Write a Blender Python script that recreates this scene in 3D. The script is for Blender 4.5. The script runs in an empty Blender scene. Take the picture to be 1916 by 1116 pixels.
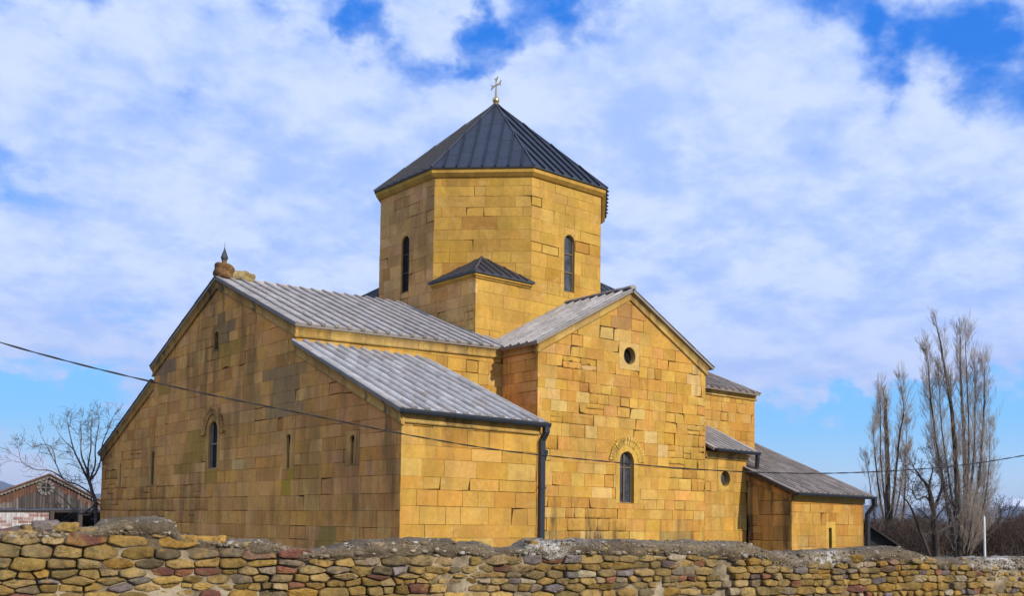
import bpy, math, random
import numpy as np
from mathutils import Vector, Matrix

# ------------------------------------------------------------------ camera, sky, sun
SC = bpy.context.scene
COL = SC.collection
R_ = math.radians
CAM = Vector((-11.9, -18.55, 0.421))
YAW, PITCH, ROLL = R_(38.813), R_(4.014), R_(0.738)
FPX, CYPX, WPX, HPX = 1932.3, 839.27, 1916.0, 1116.0
FWD = Vector((math.sin(YAW)*math.cos(PITCH), math.cos(YAW)*math.cos(PITCH), math.sin(PITCH)))
_r = Vector((math.cos(YAW), -math.sin(YAW), 0))
_u = _r.cross(FWD)
RIGHT = _r*math.cos(ROLL) + _u*math.sin(ROLL)
UP = _u*math.cos(ROLL) - _r*math.sin(ROLL)
cam = bpy.data.cameras.new('camera')
cam.sensor_fit = 'HORIZONTAL'; cam.sensor_width = 36
cam.lens = FPX/WPX*36
cam.shift_y = (CYPX-HPX/2)/WPX
cam.clip_start = 0.1; cam.clip_end = 60000
camo = bpy.data.objects.new('camera', cam); COL.objects.link(camo)
m = Matrix((RIGHT, UP, -FWD)).transposed().to_4x4(); m.translation = CAM
camo.matrix_world = m
SC.camera = camo

SUN_EL, SUN_AZ = R_(27), R_(7.5)          # azimuth counted from -Y (south) towards +X (east)
SUNDIR = Vector((math.sin(SUN_AZ)*math.cos(SUN_EL), -math.cos(SUN_AZ)*math.cos(SUN_EL), math.sin(SUN_EL)))
sl = bpy.data.lights.new('sun', 'SUN'); sl.energy = 3.6; sl.angle = R_(0.6); sl.color = (1.0, 0.90, 0.74)
so = bpy.data.objects.new('sun', sl); COL.objects.link(so)
so.rotation_euler = SUNDIR.to_track_quat('Z', 'Y').to_euler(); so.location = (0, -40, 40)
SC.view_settings.view_transform = 'Standard'; SC.view_settings.look = 'None'
SC.view_settings.exposure = 0.28; SC.view_settings.gamma = 1
SC.cycles.use_denoising = True


def at(px, py, d):
    """a point seen at (px, py) in the photograph, d metres in front of the camera"""
    return CAM + (FWD + RIGHT*((px-WPX/2)/FPX) - UP*((py-CYPX)/FPX))*d


# ------------------------------------------------------------------ node helpers
class NT:
    def __init__(s, nt):
        s.nt = nt; s.n = nt.nodes; s.l = nt.links; s.n.clear()
    def node(s, t, **k):
        n = s.n.new(t)
        for a, v in k.items(): setattr(n, a, v)
        return n
    def put(s, sock, v):
        if hasattr(v, 'is_output'): s.l.new(v, sock)
        else: sock.default_value = v
    def math(s, op, a, b=0.0, c=None, clamp=False):
        n = s.node('ShaderNodeMath', operation=op, use_clamp=clamp)
        s.put(n.inputs[0], a); s.put(n.inputs[1], b)
        if c is not None: s.put(n.inputs[2], c)
        return n.outputs[0]
    def mix(s, f, a, b, blend='MIX'):
        n = s.node('ShaderNodeMix', data_type='RGBA', blend_type=blend, clamp_factor=True)
        s.put(n.inputs[0], f); s.put(n.inputs[6], a); s.put(n.inputs[7], b)
        return n.outputs[2]
    def ramp(s, f, lo, hi, a=0.0, b=1.0, smooth=True):
        n = s.node('ShaderNodeMapRange', interpolation_type='SMOOTHSTEP' if smooth else 'LINEAR', clamp=True)
        s.put(n.inputs['Value'], f); s.put(n.inputs['From Min'], lo); s.put(n.inputs['From Max'], hi)
        s.put(n.inputs['To Min'], a); s.put(n.inputs['To Max'], b)
        return n.outputs[0]
    def noise(s, vec, scale, detail=4.0, rough=0.55, dist=0.0):
        n = s.node('ShaderNodeTexNoise')
        if vec is not None: s.l.new(vec, n.inputs['Vector'])
        s.put(n.inputs['Scale'], scale); n.inputs['Detail'].default_value = detail
        n.inputs['Roughness'].default_value = rough; n.inputs['Distortion'].default_value = dist
        return n.outputs[0]
    def mapping(s, vec, scale=(1, 1, 1), loc=(0, 0, 0)):
        n = s.node('ShaderNodeMapping'); s.l.new(vec, n.inputs[0])
        n.inputs['Scale'].default_value = scale; n.inputs['Location'].default_value = loc
        return n.outputs[0]


def c4(c, a=1.0): return (c[0], c[1], c[2], a)


def material(name, build):
    mt = bpy.data.materials.new(name); mt.use_nodes = True
    t = NT(mt.node_tree)
    out = t.node('ShaderNodeOutputMaterial'); b = t.node('ShaderNodeBsdfPrincipled')
    t.l.new(b.outputs[0], out.inputs[0])
    geo = t.node('ShaderNodeNewGeometry')
    build(t, b, geo.outputs['Position'])
    return mt


def bump(t, b, h, strength, dist=0.02):
    n = t.node('ShaderNodeBump'); t.put(n.inputs['Height'], h)
    n.inputs['Strength'].default_value = strength; n.inputs['Distance'].default_value = dist
    t.l.new(n.outputs[0], b.inputs['Normal'])


def attr(t):
    n = t.node('ShaderNodeAttribute'); n.attribute_name = 'Col'
    return n.outputs['Color'], n.outputs['Alpha']


def m_ashlar(t, b, P):
    c, a = attr(t)                                     # colour of each block; alpha = how stained it is
    n1 = t.noise(P, 1.3, 6, 0.6); n2 = t.noise(P, 9.0, 5, 0.65); n3 = t.noise(P, 60.0, 3, 0.6)
    k = t.math('ADD', t.math('MULTIPLY', n1, 0.55), t.math('MULTIPLY', n2, 0.45))
    k = t.ramp(k, 0.3, 0.72, 0.70, 1.26, False)
    col = t.mix(1.0, c, k, 'MULTIPLY')
    pale = t.ramp(t.noise(P, 2.3, 6, 0.7, 0.6), 0.54, 0.74, 0, 0.42)
    col = t.mix(pale, col, (0.64, 0.46, 0.20, 1))
    rust = t.ramp(t.noise(t.mapping(P, (1, 1, 1), (7, 3, 1)), 1.1, 6, 0.65, 0.5), 0.50, 0.72, 0, 0.55)
    col = t.mix(rust, col, (0.44, 0.20, 0.045, 1))
    st = t.noise(t.mapping(P, (2.6, 2.6, 0.34)), 1.0, 6, 0.65)
    big = t.noise(P, 0.42, 3, 0.5)
    st = t.ramp(t.math('ADD', st, t.math('MULTIPLY', big, 0.6)), 0.72, 0.98, 0, 1)
    st = t.math('MULTIPLY', st, a)
    col = t.mix(st, col, (0.10, 0.068, 0.032, 1))
    sp = t.ramp(t.noise(P, 26, 4, 0.7), 0.62, 0.74, 0, 0.5)
    col = t.mix(t.math('MULTIPLY', sp, t.math('ADD', a, 0.25)), col, (0.16, 0.12, 0.06, 1))
    t.l.new(col, b.inputs['Base Color']); b.inputs['Roughness'].default_value = 0.92
    b.inputs['Specular IOR Level'].default_value = 0.15
    h = t.math('ADD', t.math('MULTIPLY', n2, 0.7), t.math('MULTIPLY', n3, 0.35))
    bump(t, b, h, 0.42, 0.035)


def m_rubble(t, b, P):
    c, a = attr(t)
    n1 = t.noise(P, 9.0, 6, 0.65); n2 = t.noise(P, 45.0, 5, 0.7)
    k = t.ramp(t.math('ADD', t.math('MULTIPLY', n1, 0.6), t.math('MULTIPLY', n2, 0.4)), 0.3, 0.7, 0.42, 1.5, False)
    col = t.mix(1.0, c, k, 'MULTIPLY')
    och = t.ramp(t.noise(t.mapping(P, (1, 1, 1), (3, 9, 2)), 6.0, 5, 0.65, 0.5), 0.50, 0.68, 0, 0.5)
    col = t.mix(och, col, (0.40, 0.25, 0.06, 1))
    li = t.ramp(t.noise(P, 15.0, 6, 0.75), 0.50, 0.64, 0, 0.7)
    col = t.mix(t.math('MULTIPLY', li, a), col, (0.075, 0.07, 0.03, 1))
    wl = t.ramp(t.noise(t.mapping(P, (1, 1, 1), (5, 5, 5)), 27.0, 6, 0.75), 0.66, 0.74, 0, 0.6)
    col = t.mix(t.math('MULTIPLY', wl, a), col, (0.50, 0.46, 0.38, 1))
    t.l.new(col, b.inputs['Base Color']); b.inputs['Roughness'].default_value = 0.9
    b.inputs['Specular IOR Level'].default_value = 0.2
    bump(t, b, t.math('ADD', n1, t.math('MULTIPLY', n2, 0.6)), 0.7, 0.02)


def m_mortar(t, b, P):
    n1 = t.noise(P, 3.0, 5, 0.6); n2 = t.noise(P, 55.0, 5, 0.75); n3 = t.noise(P, 130.0, 3, 0.6)
    col = t.mix(t.ramp(n1, 0.35, 0.65), (0.11, 0.078, 0.042, 1), (0.46, 0.38, 0.26, 1))
    col = t.mix(t.ramp(n2, 0.55, 0.7, 0, 0.6), col, (0.14, 0.11, 0.07, 1))
    t.l.new(col, b.inputs['Base Color']); b.inputs['Roughness'].default_value = 0.95
    bump(t, b, t.math('ADD', n2, t.math('MULTIPLY', n3, 0.5)), 0.9, 0.02)


def m_coping(t, b, P):
    n1 = t.noise(P, 2.2, 5, 0.6); n2 = t.noise(P, 42.0, 6, 0.8); n3 = t.noise(P, 95.0, 4, 0.7)
    col = t.mix(t.ramp(n1, 0.35, 0.65), (0.13, 0.095, 0.055, 1), (0.25, 0.195, 0.125, 1))
    col = t.mix(t.ramp(n2, 0.40, 0.62), t.mix(1.0, col, (0.45, 0.43, 0.42, 1), 'MULTIPLY'), col)
    wh = t.math('ADD', t.math('MULTIPLY', t.noise(P, 0.75, 3, 0.5), 0.75), t.math('MULTIPLY', n3, 0.55))
    wh = t.math('ADD', wh, t.math('MULTIPLY', t.noise(P, 11.0, 4, 0.7), 0.35))
    col = t.mix(t.ramp(wh, 0.90, 0.99, 0, 0.8), col, (0.66, 0.64, 0.60, 1))
    moss = t.ramp(t.noise(t.mapping(P, (1, 1, 1), (4, 1, 8)), 4.0, 5, 0.7), 0.56, 0.68, 0, 0.5)
    col = t.mix(moss, col, (0.12, 0.10, 0.035, 1))
    t.l.new(col, b.inputs['Base Color']); b.inputs['Roughness'].default_value = 0.95
    bump(t, b, t.math('ADD', n2, n3), 0.7, 0.02)


def m_tile(t, b, P):
    c, a = attr(t)
    n1 = t.noise(P, 2.5, 5, 0.6); n2 = t.noise(P, 22.0, 5, 0.7)
    col = t.mix(1.0, c, t.ramp(t.math('ADD', t.math('MULTIPLY', n1, 0.6), t.math('MULTIPLY', n2, 0.4)), 0.3, 0.7, 0.72, 1.22, False), 'MULTIPLY')
    li = t.ramp(t.noise(P, 12.0, 6, 0.75), 0.60, 0.70, 0, 0.5)
    col = t.mix(li, col, (0.13, 0.115, 0.105, 1))
    t.l.new(col, b.inputs['Base Color']); b.inputs['Roughness'].default_value = 0.8
    b.inputs['Specular IOR Level'].default_value = 0.25
    bump(t, b, n2, 0.25, 0.01)


def m_metal_roof(t, b, P):
    c, a = attr(t)
    n1 = t.noise(P, 1.6, 5, 0.6); n2 = t.noise(t.mapping(P, (1, 1, 0.3)), 6.0, 5, 0.7)
    col = t.mix(1.0, c, t.ramp(t.math('ADD', t.math('MULTIPLY', n1, 0.5), t.math('MULTIPLY', n2, 0.5)), 0.3, 0.7, 0.6, 1.4, False), 'MULTIPLY')
    dust = t.ramp(t.noise(t.mapping(P, (4, 4, 0.6)), 2.0, 6, 0.7), 0.55, 0.75, 0, 0.14)
    col = t.mix(dust, col, (0.16, 0.15, 0.15, 1))
    t.l.new(col, b.inputs['Base Color']); b.inputs['Metallic'].default_value = 0.15
    t.put(b.inputs['Roughness'], t.ramp(n2, 0.3, 0.7, 0.42, 0.62))
    bump(t, b, n1, 0.12, 0.03)


def flat(colr, rough=0.6, metal=0.0, var=0.2, scale=8.0, spec=0.4):
    def f(t, b, P):
        n = t.noise(P, scale, 5, 0.65)
        col = t.mix(1.0, c4(colr), t.ramp(n, 0.3, 0.7, 1-var, 1+var, False), 'MULTIPLY')
        t.l.new(col, b.inputs['Base Color'])
        b.inputs['Roughness'].default_value = rough; b.inputs['Metallic'].default_value = metal
        b.inputs['Specular IOR Level'].default_value = spec
    return f


def m_bark(lo, hi, scale=3.0):
    def f(t, b, P):
        n = t.noise(t.mapping(P, (1, 1, 0.25)), scale*2, 5, 0.7)
        n2 = t.noise(P, scale*0.25, 3, 0.6)
        col = t.mix(t.ramp(t.math('ADD', t.math('MULTIPLY', n, .5), t.math('MULTIPLY', n2, .5)), 0.35, 0.65), c4(lo), c4(hi))
        t.l.new(col, b.inputs['Base Color']); b.inputs['Roughness'].default_value = 0.9
        b.inputs['Specular IOR Level'].default_value = 0.15
    return f


def m_plank(t, b, P):
    c, a = attr(t)
    n = t.noise(t.mapping(P, (14, 14, 0.8)), 1.0, 6, 0.7)
    col = t.mix(1.0, c, t.ramp(n, 0.3, 0.7, 0.45, 1.5, False), 'MULTIPLY')
    t.l.new(col, b.inputs['Base Color']); b.inputs['Roughness'].default_value = 0.85


def m_ground(t, b, P):
    n = t.noise(P, 0.7, 6, 0.65); n2 = t.noise(P, 9.0, 5, 0.7)
    col = t.mix(t.ramp(n, 0.4, 0.6), (0.055, 0.065, 0.02, 1), (0.12, 0.095, 0.05, 1))
    col = t.mix(t.ramp(n2, 0.5, 0.7, 0, 0.6), col, (0.16, 0.13, 0.08, 1))
    t.l.new(col, b.inputs['Base Color']); b.inputs['Roughness'].default_value = 0.95
    bump(t, b, n2, 0.6, 0.05)


def m_mountain(t, b, P):
    n = t.noise(P, 0.0016, 8, 0.62)
    sx = t.node('ShaderNodeSeparateXYZ'); t.l.new(P, sx.inputs[0])
    h = t.math('ADD', sx.outputs[2], t.math('MULTIPLY', t.math('SUBTRACT', n, 0.5), 150.0))
    col = t.mix(t.ramp(n, 0.4, 0.6), (0.035, 0.045, 0.05, 1), (0.07, 0.07, 0.06, 1))
    col = t.mix(t.ramp(h, 95.0, 125.0), col, (0.85, 0.86, 0.88, 1))
    t.l.new(col, b.inputs['Base Color']); b.inputs['Roughness'].default_value = 0.95


M = dict(
    ashlar=material('ashlar_stone', m_ashlar), rubble=material('rubble_stone', m_rubble),
    mortar=material('lime_mortar', m_mortar), coping=material('mortar_coping', m_coping),
    tile=material('concrete_tile', m_tile), mroof=material('sheet_metal_roof', m_metal_roof),
    gutter=material('painted_gutter', flat((0.016, 0.021, 0.032), 0.4, 0.0, 0.15, 5, 0.5)),
    glass=material('dusty_glass', flat((0.055, 0.06, 0.07), 0.2, 0.0, 0.6, 3, 0.35)),
    dark=material('dark_pane', flat((0.012, 0.010, 0.009), 0.5, 0, 0.3, 4, 0.08)),
    frame=material('old_frame', flat((0.20, 0.13, 0.08), 0.7, 0, 0.3, 14)),
    whiteframe=material('pale_frame', flat((0.25, 0.20, 0.16), 0.6, 0, 0.3, 14)),
    ironframe=material('iron_frame', flat((0.05, 0.045, 0.04), 0.6, 0, 0.3, 14)),
    gold=material('gilded_metal', flat((0.62, 0.46, 0.24), 0.28, 0.9, 0.2, 20)),
    slate=material('weathered_zinc', flat((0.06, 0.062, 0.075), 0.5, 0.3, 0.3, 12)),
    cable=material('cable_rubber', flat((0.012, 0.011, 0.012), 0.6, 0, 0.2, 5)),
    bark=material('poplar_bark', m_bark((0.025, 0.019, 0.015), (0.085, 0.065, 0.05))),
    twig=material('poplar_twig', m_bark((0.24, 0.19, 0.155), (0.50, 0.42, 0.345), 1.2)),
    bark2=material('walnut_bark', m_bark((0.05, 0.042, 0.04), (0.20, 0.17, 0.155))),
    brush=material('brush_twig', m_bark((0.035, 0.022, 0.016), (0.13, 0.085, 0.06), 1.0)),
    plank=material('weathered_plank', m_plank), ground=material('winter_ground', m_ground),
    mountain=material('mountain_rock', m_mountain), hill=material('wooded_hill', flat((0.04, 0.05, 0.045), 0.95, 0, 0.3, 0.004)),
    post=material('white_post', flat((0.72, 0.71, 0.70), 0.5, 0, 0.15, 5)),
    black=material('tarred_roof', flat((0.018, 0.015, 0.014), 0.8, 0, 0.4, 4)),
    rust=material('rusty_sheet', flat((0.15, 0.08, 0.05), 0.7, 0.1, 0.5, 3)),
)


# ------------------------------------------------------------------ mesh builder
class MB:
    def __init__(s): s.v = []; s.f = []; s.c = []; s.m = []; s.sm = []
    def face(s, pts, col=(1, 1, 1, 1), mi=0, smooth=False):
        i = len(s.v); s.v.extend([tuple(p) for p in pts]); s.f.append(tuple(range(i, i+len(pts))))
        s.c.append(col); s.m.append(mi); s.sm.append(smooth)
    def idx(s, verts, faces, col=(1, 1, 1, 1), mi=0, smooth=False):
        i = len(s.v); s.v.extend([tuple(p) for p in verts])
        for f in faces:
            s.f.append(tuple(i+k for k in f)); s.c.append(col); s.m.append(mi); s.sm.append(smooth)
    def box(s, p0, p1, col=(1, 1, 1, 1), mi=0):
        x0, y0, z0 = p0; x1, y1, z1 = p1
        v = [(x0, y0, z0), (x1, y0, z0), (x1, y1, z0), (x0, y1, z0), (x0, y0, z1), (x1, y0, z1), (x1, y1, z1), (x0, y1, z1)]
        s.idx(v, [(0, 3, 2, 1), (4, 5, 6, 7), (0, 1, 5, 4), (1, 2, 6, 5), (2, 3, 7, 6), (3, 0, 4, 7)], col, mi)
    def prism(s, poly, off, col=(1, 1, 1, 1), mi=0):
        n = len(poly); off = Vector(off)
        v = [Vector(p) for p in poly] + [Vector(p)+off for p in poly]
        f = [tuple(range(n))[::-1], tuple(range(n, 2*n))] + [(i, (i+1) % n, n+(i+1) % n, n+i) for i in range(n)]
        s.idx(v, f, col, mi)
    def tube(s, pts, radii, n=6, col=(1, 1, 1, 1), mi=0, smooth=True, cap=True):
        pts = [Vector(p) for p in pts]; rings = []
        ref = None
        for i, p in enumerate(pts):
            d = (pts[min(i+1, len(pts)-1)]-pts[max(i-1, 0)]).normalized()
            a = Vector((0, 0, 1)) if abs(d.z) < 0.9 else Vector((1, 0, 0))
            x = d.cross(a).normalized() if ref is None else (ref-d*ref.dot(d)).normalized()
            ref = x; y = d.cross(x)
            rings.append([p+(x*math.cos(2*math.pi*k/n)+y*math.sin(2*math.pi*k/n))*radii[i] for k in range(n)])
        v = [q for r in rings for q in r]
        f = [(i*n+k, i*n+(k+1) % n, (i+1)*n+(k+1) % n, (i+1)*n+k) for i in range(len(pts)-1) for k in range(n)]
        s.idx(v, f, col, mi, smooth)
        if cap:
            s.idx(rings[0], [tuple(range(n))[::-1]], col, mi); s.idx(rings[-1], [tuple(range(n))], col, mi)
    def build(s, name, mats, parent=None):
        if not isinstance(mats, (list, tuple)): mats = [mats]
        me = bpy.data.meshes.new(name); me.from_pydata(s.v, [], s.f)
        for mt in mats: me.materials.append(mt)
        me.polygons.foreach_set('material_index', np.array(s.m, dtype=np.int32))
        me.polygons.foreach_set('use_smooth', np.array(s.sm, dtype=bool))
        at_ = me.attributes.new('Col', 'FLOAT_COLOR', 'FACE')
        at_.data.foreach_set('color', np.array([c4(c, c[3] if len(c) > 3 else 1) for c in s.c], dtype=np.float32).ravel())
        me.update()
        o = bpy.data.objects.new(name, me); COL.objects.link(o)
        if parent: adopt(o, parent)
        return o


def adopt(o, parent):
    o.parent = parent
    o.matrix_parent_inverse = WORLD[parent.name].inverted()
    WORLD[o.name] = Matrix.Identity(4)


class _W(dict):
    def __missing__(s, k): return Matrix.Identity(4)
WORLD = _W()


def empty(name, loc):
    e = bpy.data.objects.new(name, None); COL.objects.link(e); e.location = loc
    e.empty_display_size = 0.5
    WORLD[e.name] = Matrix.Translation(Vector(loc))
    return e


def tag(o, label=None, cat=None, group=None, kind=None):
    if label: o['label'] = label
    if cat: o['category'] = cat
    if group: o['group'] = group
    if kind: o['kind'] = kind
    return o


def vnoise(x, y, seed=0):
    def h(i, j):
        n = (i*374761393+j*668265263+seed*974711) & 0xffffffff
        n = ((n ^ (n >> 13))*1274126177) & 0xffffffff
        return ((n ^ (n >> 16)) & 0xffff)/65535.0
    i, j = math.floor(x), math.floor(y); fx, fy = x-i, y-j
    fx = fx*fx*(3-2*fx); fy = fy*fy*(3-2*fy)
    return (h(i, j)*(1-fx)+h(i+1, j)*fx)*(1-fy)+(h(i, j+1)*(1-fx)+h(i+1, j+1)*fx)*fy


# ------------------------------------------------------------------ ashlar walls
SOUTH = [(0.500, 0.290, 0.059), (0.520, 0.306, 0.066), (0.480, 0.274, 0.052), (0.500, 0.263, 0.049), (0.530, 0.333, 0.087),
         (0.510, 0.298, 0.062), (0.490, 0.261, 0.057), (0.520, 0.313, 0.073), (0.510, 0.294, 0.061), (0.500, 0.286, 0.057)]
WEST = [(0.748, 0.355, 0.092), (0.708, 0.326, 0.081), (0.761, 0.367, 0.102), (0.681, 0.326, 0.095), (0.775, 0.355, 0.085),  # same stone as SOUTH, colour raised to lift the shaded sides
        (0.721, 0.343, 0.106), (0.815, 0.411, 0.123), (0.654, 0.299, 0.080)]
DRUM = [(0.500, 0.298, 0.058), (0.510, 0.305, 0.064), (0.490, 0.289, 0.055), (0.520, 0.316, 0.068), (0.500, 0.292, 0.060)]


def inset(poly, d):
    n = len(poly); out = []
    for i in range(n):
        a, b, c = poly[i-1], poly[i], poly[(i+1) % n]
        e1 = (b[0]-a[0], b[1]-a[1]); e2 = (c[0]-b[0], c[1]-b[1])
        l1 = math.hypot(*e1) or 1e-6; l2 = math.hypot(*e2) or 1e-6
        n1 = (-e1[1]/l1, e1[0]/l1); n2 = (-e2[1]/l2, e2[0]/l2)
        k = 1+n1[0]*n2[0]+n1[1]*n2[1]
        if k < 0.2: k = 0.2
        out.append((b[0]+(n1[0]+n2[0])/k*d, b[1]+(n1[1]+n2[1])/k*d))
    return out


def area(p): return 0.5*sum(p[i-1][0]*p[i][1]-p[i][0]*p[i-1][1] for i in range(len(p)))


def top_clip(u0, u1, v0, v1, top):
    """rectangle cut by a piecewise linear roof line (list of (u, v)); counter-clockwise polygon or None"""
    e = 1e-6; um = 0.5*(u0+u1)
    def tv(u, side):
        u = u+e*side
        for (a, va), (b, vb) in zip(top, top[1:]):
            if a <= u <= b and b > a: return va+(vb-va)*(u-a)/(b-a)
        return -99
    us = [(u0, 1)] + [(u, -1) for u, _ in top if u0+e < u < u1-e] + [(u1, -1)]
    tops = []
    for k, (u, sd) in enumerate(us):
        t = tv(u, sd)
        if tops:
            pu, pt = tops[-1]
            if (pt-v1)*(t-v1) < 0: tops.append((pu+(u-pu)*(v1-pt)/(t-pt), v1))
        tops.append((u, t))
    tops = [(u, min(v1, t)) for u, t in tops]
    if max(t for _, t in tops) <= v0+0.03: return None
    tops2 = []
    for k, (u, t) in enumerate(tops):
        if t < v0:
            for (qu, qt) in ([tops[k-1]] if k else [])+([tops[k+1]] if k+1 < len(tops) else []):
                if qt > v0: tops2.append((u+(qu-u)*(v0-t)/(qt-t), v0))
        else: tops2.append((u, t))
    if len(tops2) < 2: return None
    tops2.sort()
    poly = [(tops2[0][0], v0), (tops2[-1][0], v0)] + tops2[::-1]
    out = []
    for p in poly:
        if not out or math.hypot(p[0]-out[-1][0], p[1]-out[-1][1]) > 1e-4: out.append(p)
    if math.hypot(out[0][0]-out[-1][0], out[0][1]-out[-1][1]) < 1e-4: out.pop()
    return out if len(out) >= 3 and area(out) > 0.004 else None


def cut(rects, hole):
    a0, a1, b0, b1 = hole; out = []
    for (u0, u1, v0, v1) in rects:
        if u1 <= a0+1e-4 or u0 >= a1-1e-4 or v1 <= b0+1e-4 or v0 >= b1-1e-4: out.append((u0, u1, v0, v1)); continue
        if u0 < a0: out.append((u0, a0, v0, v1))
        if u1 > a1: out.append((a1, u1, v0, v1))
        m0, m1 = max(u0, a0), min(u1, a1)
        if v0 < b0: out.append((m0, m1, v0, b0))
        if v1 > b1: out.append((m0, m1, b1, v1))
    return out


def cu_(a, b): return (a+b)/2


def ashlar(mb, O, U, N, top, vbot, seed, pal, holes=(), course=0.36, rough=0.3, stain=0.5, stainf=None, roughf=None, blk=(0.35, 0.95), splits=(), moss=(),
           flatness=1.0, vstart=None, cracks=1.0, notch=.06):
    """O origin of (u,v); U direction to the right seen from outside; N outward normal"""
    rnd = random.Random(seed); O, U, N = Vector(O), Vector(U), Vector(N); Z = Vector((0, 0, 1))
    P = lambda u, v, d=0.0: O+U*u+Z*v+N*d
    ua, ub = top[0][0], top[-1][0]; vmax = max(t for _, t in top)
    v = vbot if vstart is None else vstart
    while v < vmax:
        h = course*rnd.uniform(0.82, 1.22); v1 = v+h
        u = ua - rnd.uniform(0, 0.4)
        edges = [ua]
        lane = rnd.uniform(0.75, 1.15)
        while u < ub:
            u += rnd.uniform(*blk)*lane
            if ua+0.18 < u < ub-0.18: edges.append(u)
        for s_ in splits:
            if v1 > s_[1]:
                edges = [x for x in edges if abs(x-s_[0]) > 0.16]+[s_[0]]
        edges = sorted(edges+[ub])
        crow = rnd.uniform(0.96, 1.04)
        for e0, e1 in zip(edges, edges[1:]):
            rects = [(e0, e1, v, v1)]
            rq = vnoise(e0*0.33+seed, v*0.5, seed)*0.65+vnoise(e0*0.9, v*1.3, seed+5)*0.35
            rg = rough if roughf is None else roughf(cu_(e0, e1), v)
            isrough = rq > (1-rg)*0.78+0.10 and rg > 0
            r_ = rnd.random()
            if isrough and r_ < 0.22 and h > 0.3:
                k = v+h*rnd.uniform(0.4, 0.6); rects = [(e0, e1, v, k), (e0, e1, k, v1)]
            for hl in holes: rects = cut(rects, hl)
            for (a0, a1, b0, b1) in rects:
                if a1-a0 < 0.02 or b1-b0 < 0.02: continue
                poly = top_clip(a0, a1, b0, b1, top)
                if not poly: continue
                base = pal[int(rnd.random()**1.0*len(pal))]
                kk = rnd.gauss(1, 0.055)*crow
                tone = vnoise(e0*0.22, v*0.35, seed+11)
                col = [base[0]*kk, base[1]*kk*(0.96+0.08*rnd.random()), base[2]*kk*(0.85+0.3*rnd.random())]
                if rnd.random() < 0.05: col = [col[0]*0.84, col[1]*0.76, col[2]*0.70]
                if tone > 0.6:
                    w = (tone-0.6)*1.3; col = [col[0]*(1-w*.25), col[1]*(1-w*.4), col[2]*(1-w*.35)]
                st = stain*(0.85+0.25*rnd.random())*(1.2 if isrough else 1.0)
                if stainf: st = min(1.3, st+stainf(cu_(a0, a1), b0))
                for (m0, m1, n0, n1_, mcol) in moss:
                    if a0 < m1 and a1 > m0 and b0 < n1_ and b1 > n0 and (rnd.random() < 0.75):
                        col = list(mcol); st = min(1, st*0.8)
                if isrough:
                    gap = rnd.uniform(0.002, 0.009)*cracks; fr = rnd.uniform(-0.022, 0.006); jit = rnd.uniform(0.006, 0.020); ch = rnd.uniform(0.006, 0.022)
                    col = [col[0]*0.93, col[1]*0.95, col[2]*0.93]
                else:
                    gap = rnd.choice([.001, .0015, .002, .003, .004, .006])*cracks; fr = rnd.uniform(-0.005, 0.002)*flatness; jit = 0.001; ch = 0.0025
                    if rnd.random() < 0.07: gap *= 3.5; jit = 0.010; ch = .008
                ring = []
                m_ = len(poly)
                for i in range(m_):
                    p, q = poly[i], poly[(i+1) % m_]
                    L = math.hypot(q[0]-p[0], q[1]-p[1]); n = max(1, int(L/(0.10 if isrough else 0.3)))
                    for k in range(n): ring.append((p[0]+(q[0]-p[0])*k/n, p[1]+(q[1]-p[1])*k/n))
                r0 = inset(ring, gap)
                r0 = [(a+rnd.uniform(-1, 1)*jit*.6, b+rnd.uniform(-1, 1)*jit*.6) for a, b in r0]
                if notch and rnd.random() < notch*(2.5 if isrough else 1):
                    q_ = rnd.randrange(len(r0)); cx_, cy_ = 0.5*(a0+a1), 0.5*(b0+b1); L_ = math.hypot(cx_-r0[q_][0], cy_-r0[q_][1]) or 1; k_ = rnd.uniform(.02, .07)/L_
                    r0[q_] = (r0[q_][0]+(cx_-r0[q_][0])*k_, r0[q_][1]+(cy_-r0[q_][1])*k_)
                r1 = inset(r0, ch)
                if area(r1) < 0.2*area(r0): r1 = inset(r0, ch*0.3)
                n = len(r0)
                tl, tr = rnd.uniform(-1, 1)*0.004*flatness, rnd.uniform(-1, 1)*0.004*flatness
                if isrough: tl *= 4; tr *= 4
                cu, cv = 0.5*(a0+a1), 0.5*(b0+b1)
                dep = lambda p: fr+tl*(p[0]-cu)/0.4+tr*(p[1]-cv)/0.2
                vv = [P(a, b, -0.07) for a, b in r0]+[P(a, b, dep((a, b))-ch*0.8) for a, b in r0]
                vv += [P(a, b, dep((a, b))+(rnd.uniform(-.006, .006) if isrough else 0)) for a, b in r1]
                f = [(i, (i+1) % n, n+(i+1) % n, n+i) for i in range(n)]+[(n+i, n+(i+1) % n, 2*n+(i+1) % n, 2*n+i) for i in range(n)]
                if isrough and area(r1) > 0:
                    ga = sum(p[0] for p in r1)/n; gb = sum(p[1] for p in r1)/n
                    r2 = [(ga+(a-ga)*.55, gb+(b-gb)*.55) for a, b in r1]
                    vv += [P(a, b, dep((a, b))+rnd.uniform(-.012, .014)) for a, b in r2]
                    f += [(2*n+i, 2*n+(i+1) % n, 3*n+(i+1) % n, 3*n+i) for i in range(n)]
                    f.append(tuple(range(3*n, 4*n)))
                    mb.idx(vv, f, (*col, st), 0, True)
                else:
                    f.append(tuple(range(2*n, 3*n)))
                    mb.idx(vv, f, (*col, st), 0, False)
        v = v1
    # dark core seen through the joints, cut by the same roof line and openings
    core = (0.10, 0.068, 0.032, 0.4)
    ugrid = sorted(set([ua, ub]+[h[0] for h in holes]+[h[1] for h in holes]+[t[0] for t in top]))
    vgrid = sorted(set([vbot, vmax]+[h[2] for h in holes]+[h[3] for h in holes]))
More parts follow.
